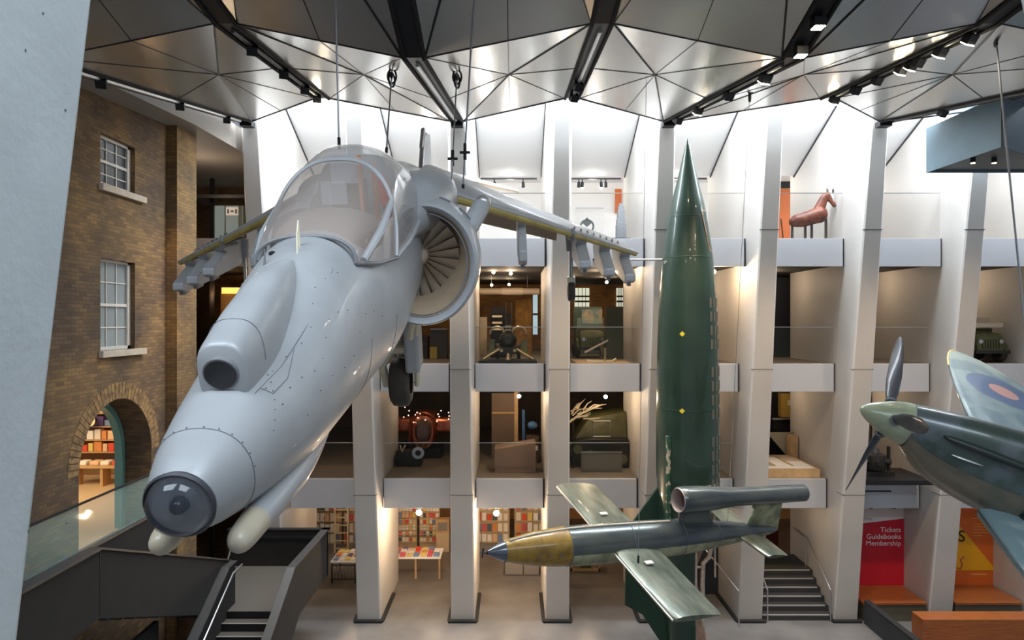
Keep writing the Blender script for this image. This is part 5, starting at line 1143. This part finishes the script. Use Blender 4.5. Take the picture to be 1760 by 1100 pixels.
t = thing('ticket_sign_wall', 'white and red sign wall reading Tickets, Guidebooks, Membership', 'sign', (11.4, YS, .5))
MB().box(10.33, 12.45, YS, YS+.1, .5, 3.4).build('board', SW, t)
MB().prism([(10.33, zy(1006)), (xx(1555), zy(1006)), (xx(1555), zy(891)), (10.33, zy(905))], 'y', YS-.02, YS).build('red_field', RED, t)
text('Tickets\nGuidebooks\nMembership', .225, (xx(1548), YS-.03, zy(914)), M('letter_white', (.85, .8, .78), .5), t, 'lettering', space=.95)
text('Tickets', .10, (xx(1499), YS-.012, zy(893)), M('letter_grey', (.45, .35, .33), .5), t, 'small_lettering')
t = thing('orange_sign_wall', 'orange and yellow sign wall with black letter S', 'sign', (14.3, YS, .5))
MB().prism([(13.16, zy(1006)), (15.3, zy(1006)), (15.3, zy(905)), (xx(1698), zy(872)), (13.16, zy(872))], 'y', YS, YS+.1).build('board', M('sign_orange', (.62, .13, .02), .5), t)
MB().prism([(13.16, zy(980)), (xx(1712), zy(980)), (xx(1650), zy(905)), (13.16, zy(870))], 'y', YS-.02, YS).build('yellow_field', M('sign_yellow', (.75, .38, .01), .5), t)
text('S', .5, (xx(1658), YS-.035, zy(930)), BLACK, t, 'letter_s'); MB().box(xx(1670), xx(1696), YS-.012, YS-.001, zy(988), zy(986)).build('caption_line', M('letter_or', (.75, .35, .1), .5), t)
MB().path([(xx(1644), YS-.03, zy(975)), (xx(1649), YS-.03, zy(978)), (xx(1653), YS-.03, zy(970)), (xx(1650), YS-.03, zy(962)), (xx(1656), YS-.03, zy(956))], .018, 6).build('curl_mark', M('curl_brown', (.35, .1, .08), .5), t)
mb = MB()
for i in range(8): z = zy(885+5*i); mb.box(xx(1672), xx(1672)+[.55, .3, .0, .6, .45, .5, .55, .3][i], YS-.012, YS-.001, z-.015, z+.006)
mb.build('text_lines', M('letter_or', (.75, .35, .1), .5), t)
for i, (x0, x1, nm) in enumerate(((10.48, 12.38, 'under the red sign wall'), (13.22, 15.24, 'under the orange sign wall'))):
    t = thing('wooden_bench', f'orange wooden bench on dark base {nm}', 'bench', (x0, 20.5, 0)); MB().box(x0, x1, 20.35, YS-.03, .5, .58).build('seat', WOOD, t, bevel=.01); MB().box(x0+.03, x1-.03, 20.4, YS-.03, 0, .5).build('base', M('bench_base', (.10, .095, .07), .6), t)
t = thing('wooden_bench', 'orange wooden box bench in the lower right corner', 'bench', (13.2, 19.5, 0)); MB().box(11.5, 15.4, 19.1, 19.65, 0, .62).build('seat_box', WOOD, t, bevel=.01); MB().box(11.7, 15.4, 19.62, 19.66, .0, .6).build('back_panel', WOOD, t)
t = thing('dark_kerb', 'dark charcoal kerb wall running toward the viewer at lower right', 'kerb', (10.4, 17, 0)); MB().box(10.44, 10.58, 13, 20.24, 0, .68).build('wall', M('kerb_dark', (.035, .038, .045), .5), t); MB().box(10.42, 10.60, 13, 20.24, .68, .70).build('cap', CHAR, t)
for i, px in enumerate((1495, 1535)):
    p = at(px, 875, 21.4); t = thing('small_downlight', f'small black downlight over the red sign wall, the {"left" if i == 0 else "right"} of two', 'lamp', (p.x, 21.4, 3.2)); MB().tube((p.x, 21.4, 3.56), (p.x, 21.35, 3.1), .035, .06, n=12).build('body', BLACK, t)

# ------------------------------------------------------------------ lamps
LP = [(720, 881, 21.3, 170, 'very bright shop lamp above the magazine racks', 1), (853, 882, 21.3, 220, 'brightest shop lamp, above the nose of the flying bomb', 1),
      (892, 681, 21.5, 45, 'bright lamp under the middle gallery behind the bomb nose, left one', .5), (1041, 682, 21.5, 45, 'bright lamp above the tracked tank', .4),
      (848, 468, 22.6, 25, 'upper left lamp of four above the field gun', .3), (878, 470, 22.6, 25, 'upper right lamp of four above the field gun', .3), (845, 490, 27, 15, 'lower left lamp of four above the field gun', .25), (875, 489, 27, 15, 'lower right lamp of four above the field gun', .25),
      (1043, 485, 26, 40, 'bright lamp above the small truck', .4), (1040, 468, 22.6, 15, 'lamp under the topmost gallery below the jet wing tip', .2), (980, 485, 25, 20, 'lamp beside the column behind the jet wing', .2), (1075, 463, 21, 15, 'small lamp under the balcony by the jet wing tip', .15),
      (1227, 467, 20.3, 90, 'bright lamp just right of the rocket', .6), (1335, 878, 21.5, 9, 'lamp above the short staircase', .25)]
for px, py, D, e, lab, s_ in LP:
    p = at(px, py, D); t = thing('spot_lamp', lab, 'lamp', tuple(p)); r = .035+.05*s_
    top = 3.565 if p.z < 3.6 else 6.955 if p.z < 7.2 else 10.615
    MB().tube(p+Vector((0, .10, .0)), p+Vector((0, .02, 0)), r*1.2, n=16).build('housing', BLACK, t)
    MB().tube(p+Vector((0, .08, 0)), Vector((p.x, p.y+.08, top)), .012, n=6).build('stem', BLACK, t)
    MB().sphere(p, r, 14).build('bulb', M('hot_bulb', (1, .85, .6), .5, emis=(1, .84, .62), es=70), t)
    lamp('lamp_light', p+Vector((0, -.15-r, -.05)), e, r=.06)
# warm ambient spots inside the galleries
for k in range(0, 8):
    cx = (FX[k]+FX[k+1])/2
    lamp('shop_spot', (cx, 25.0, 3.2), 48 if k < 4 else 12, (1, .70, .44), .12)
    lamp('shop_spot', (cx, 22.0, 3.1), 24 if k < 5 else (4 if k == 5 else 16), (1, .72, .46), .12)
    lamp('gallery_spot', (cx, 22.9, 6.6), 26, (1, .72, .46), .12)
    lamp('gallery_spot', (cx, 22.6, 10.3), 30, (1, .74, .50), .12)
    lamp('gallery_spot', (cx, 23.6, 13.6), 40, (1, .95, .88), .12)
lamp('recess_fill', (-9.6, 22.0, 9.8), 28, (1, .6, .3), .1); lamp('recess_fill', (-9.0, 19.5, 12.6), 40, (1, .8, .6), .1)  # fill lights added to brighten the left recess, without fixtures

# ------------------------------------------------------------------ suspension cables
CW = M('cable_steel', (.34, .35, .37), .4, .7)
def cable(name_label, top, bot, chain=False, fit=None, r=.012):
    t = thing('suspension_cable', name_label, 'cable', tuple(bot)); top = Vector(top); bot = Vector(bot)
    MB().tube(bot, top, r, n=6).build('wire', CW, t)
    if chain:
        d = (bot-top).normalized()
        for i in range(2): c = top+d*(.10+.16*i); mb = MB(); q = [c-Vector((0, 0, .1))+Vector((0.075*cos(a) if i == 0 else .04*cos(a), 0-.0+.075*cos(a) if i else 0, .12*sin(a))) for a in [2*pi*j/12 for j in range(12)]]; mb.path(q, .018, 6, closed=True).build('chain_link', BLACK, t)
        MB().tube(top+d*.34, top+d*.48, .035, .02, n=8).build('socket', BLACK, t)
    if fit:
        p = top.lerp(bot, fit); MB().tube(p+Vector((0, 0, .12)), p-Vector((0, 0, .10)), .022, n=8).build('turnbuckle', CHAR, t); MB().obox(p, (.07, .02, .015)).build('turnbuckle_bar', CHAR, t)
    MB().tube(bot, bot+(top-bot).normalized()*.14, .02, n=8).build('end_fitting', CHAR, t)
cable('steel cable rising from the left side of the jet canopy', at(575, -60, 8.4), at(583, 256, 8.4))
cable('steel cable with chain shackle rising behind the jet canopy', at(674, 118, 11.8), at(664, 262, 9.2), True)
cable('steel cable with chain shackle over the jet wing root', at(786, 118, 11.8), at(775, 330, 9.0), True, .78)
cable('steel cable with turnbuckle at the jet wing', at(816, -30, 9.2), at(795, 335, 9.2), False, .80, .014)
cable('very thin cable down to the near wing of the flying bomb', at(1112, 60, 14.0), at(1097, 968, 12.9), r=.005)
cable('very thin cable down to the tail of the flying bomb', at(1290, 135, 14.6), at(1250, 905, 16.6), True, None, .006)
cable('steel cable holding the propeller fighter at far right', at(1708, 30, 11), at(1775, 700, 10.2), True, None, .016)
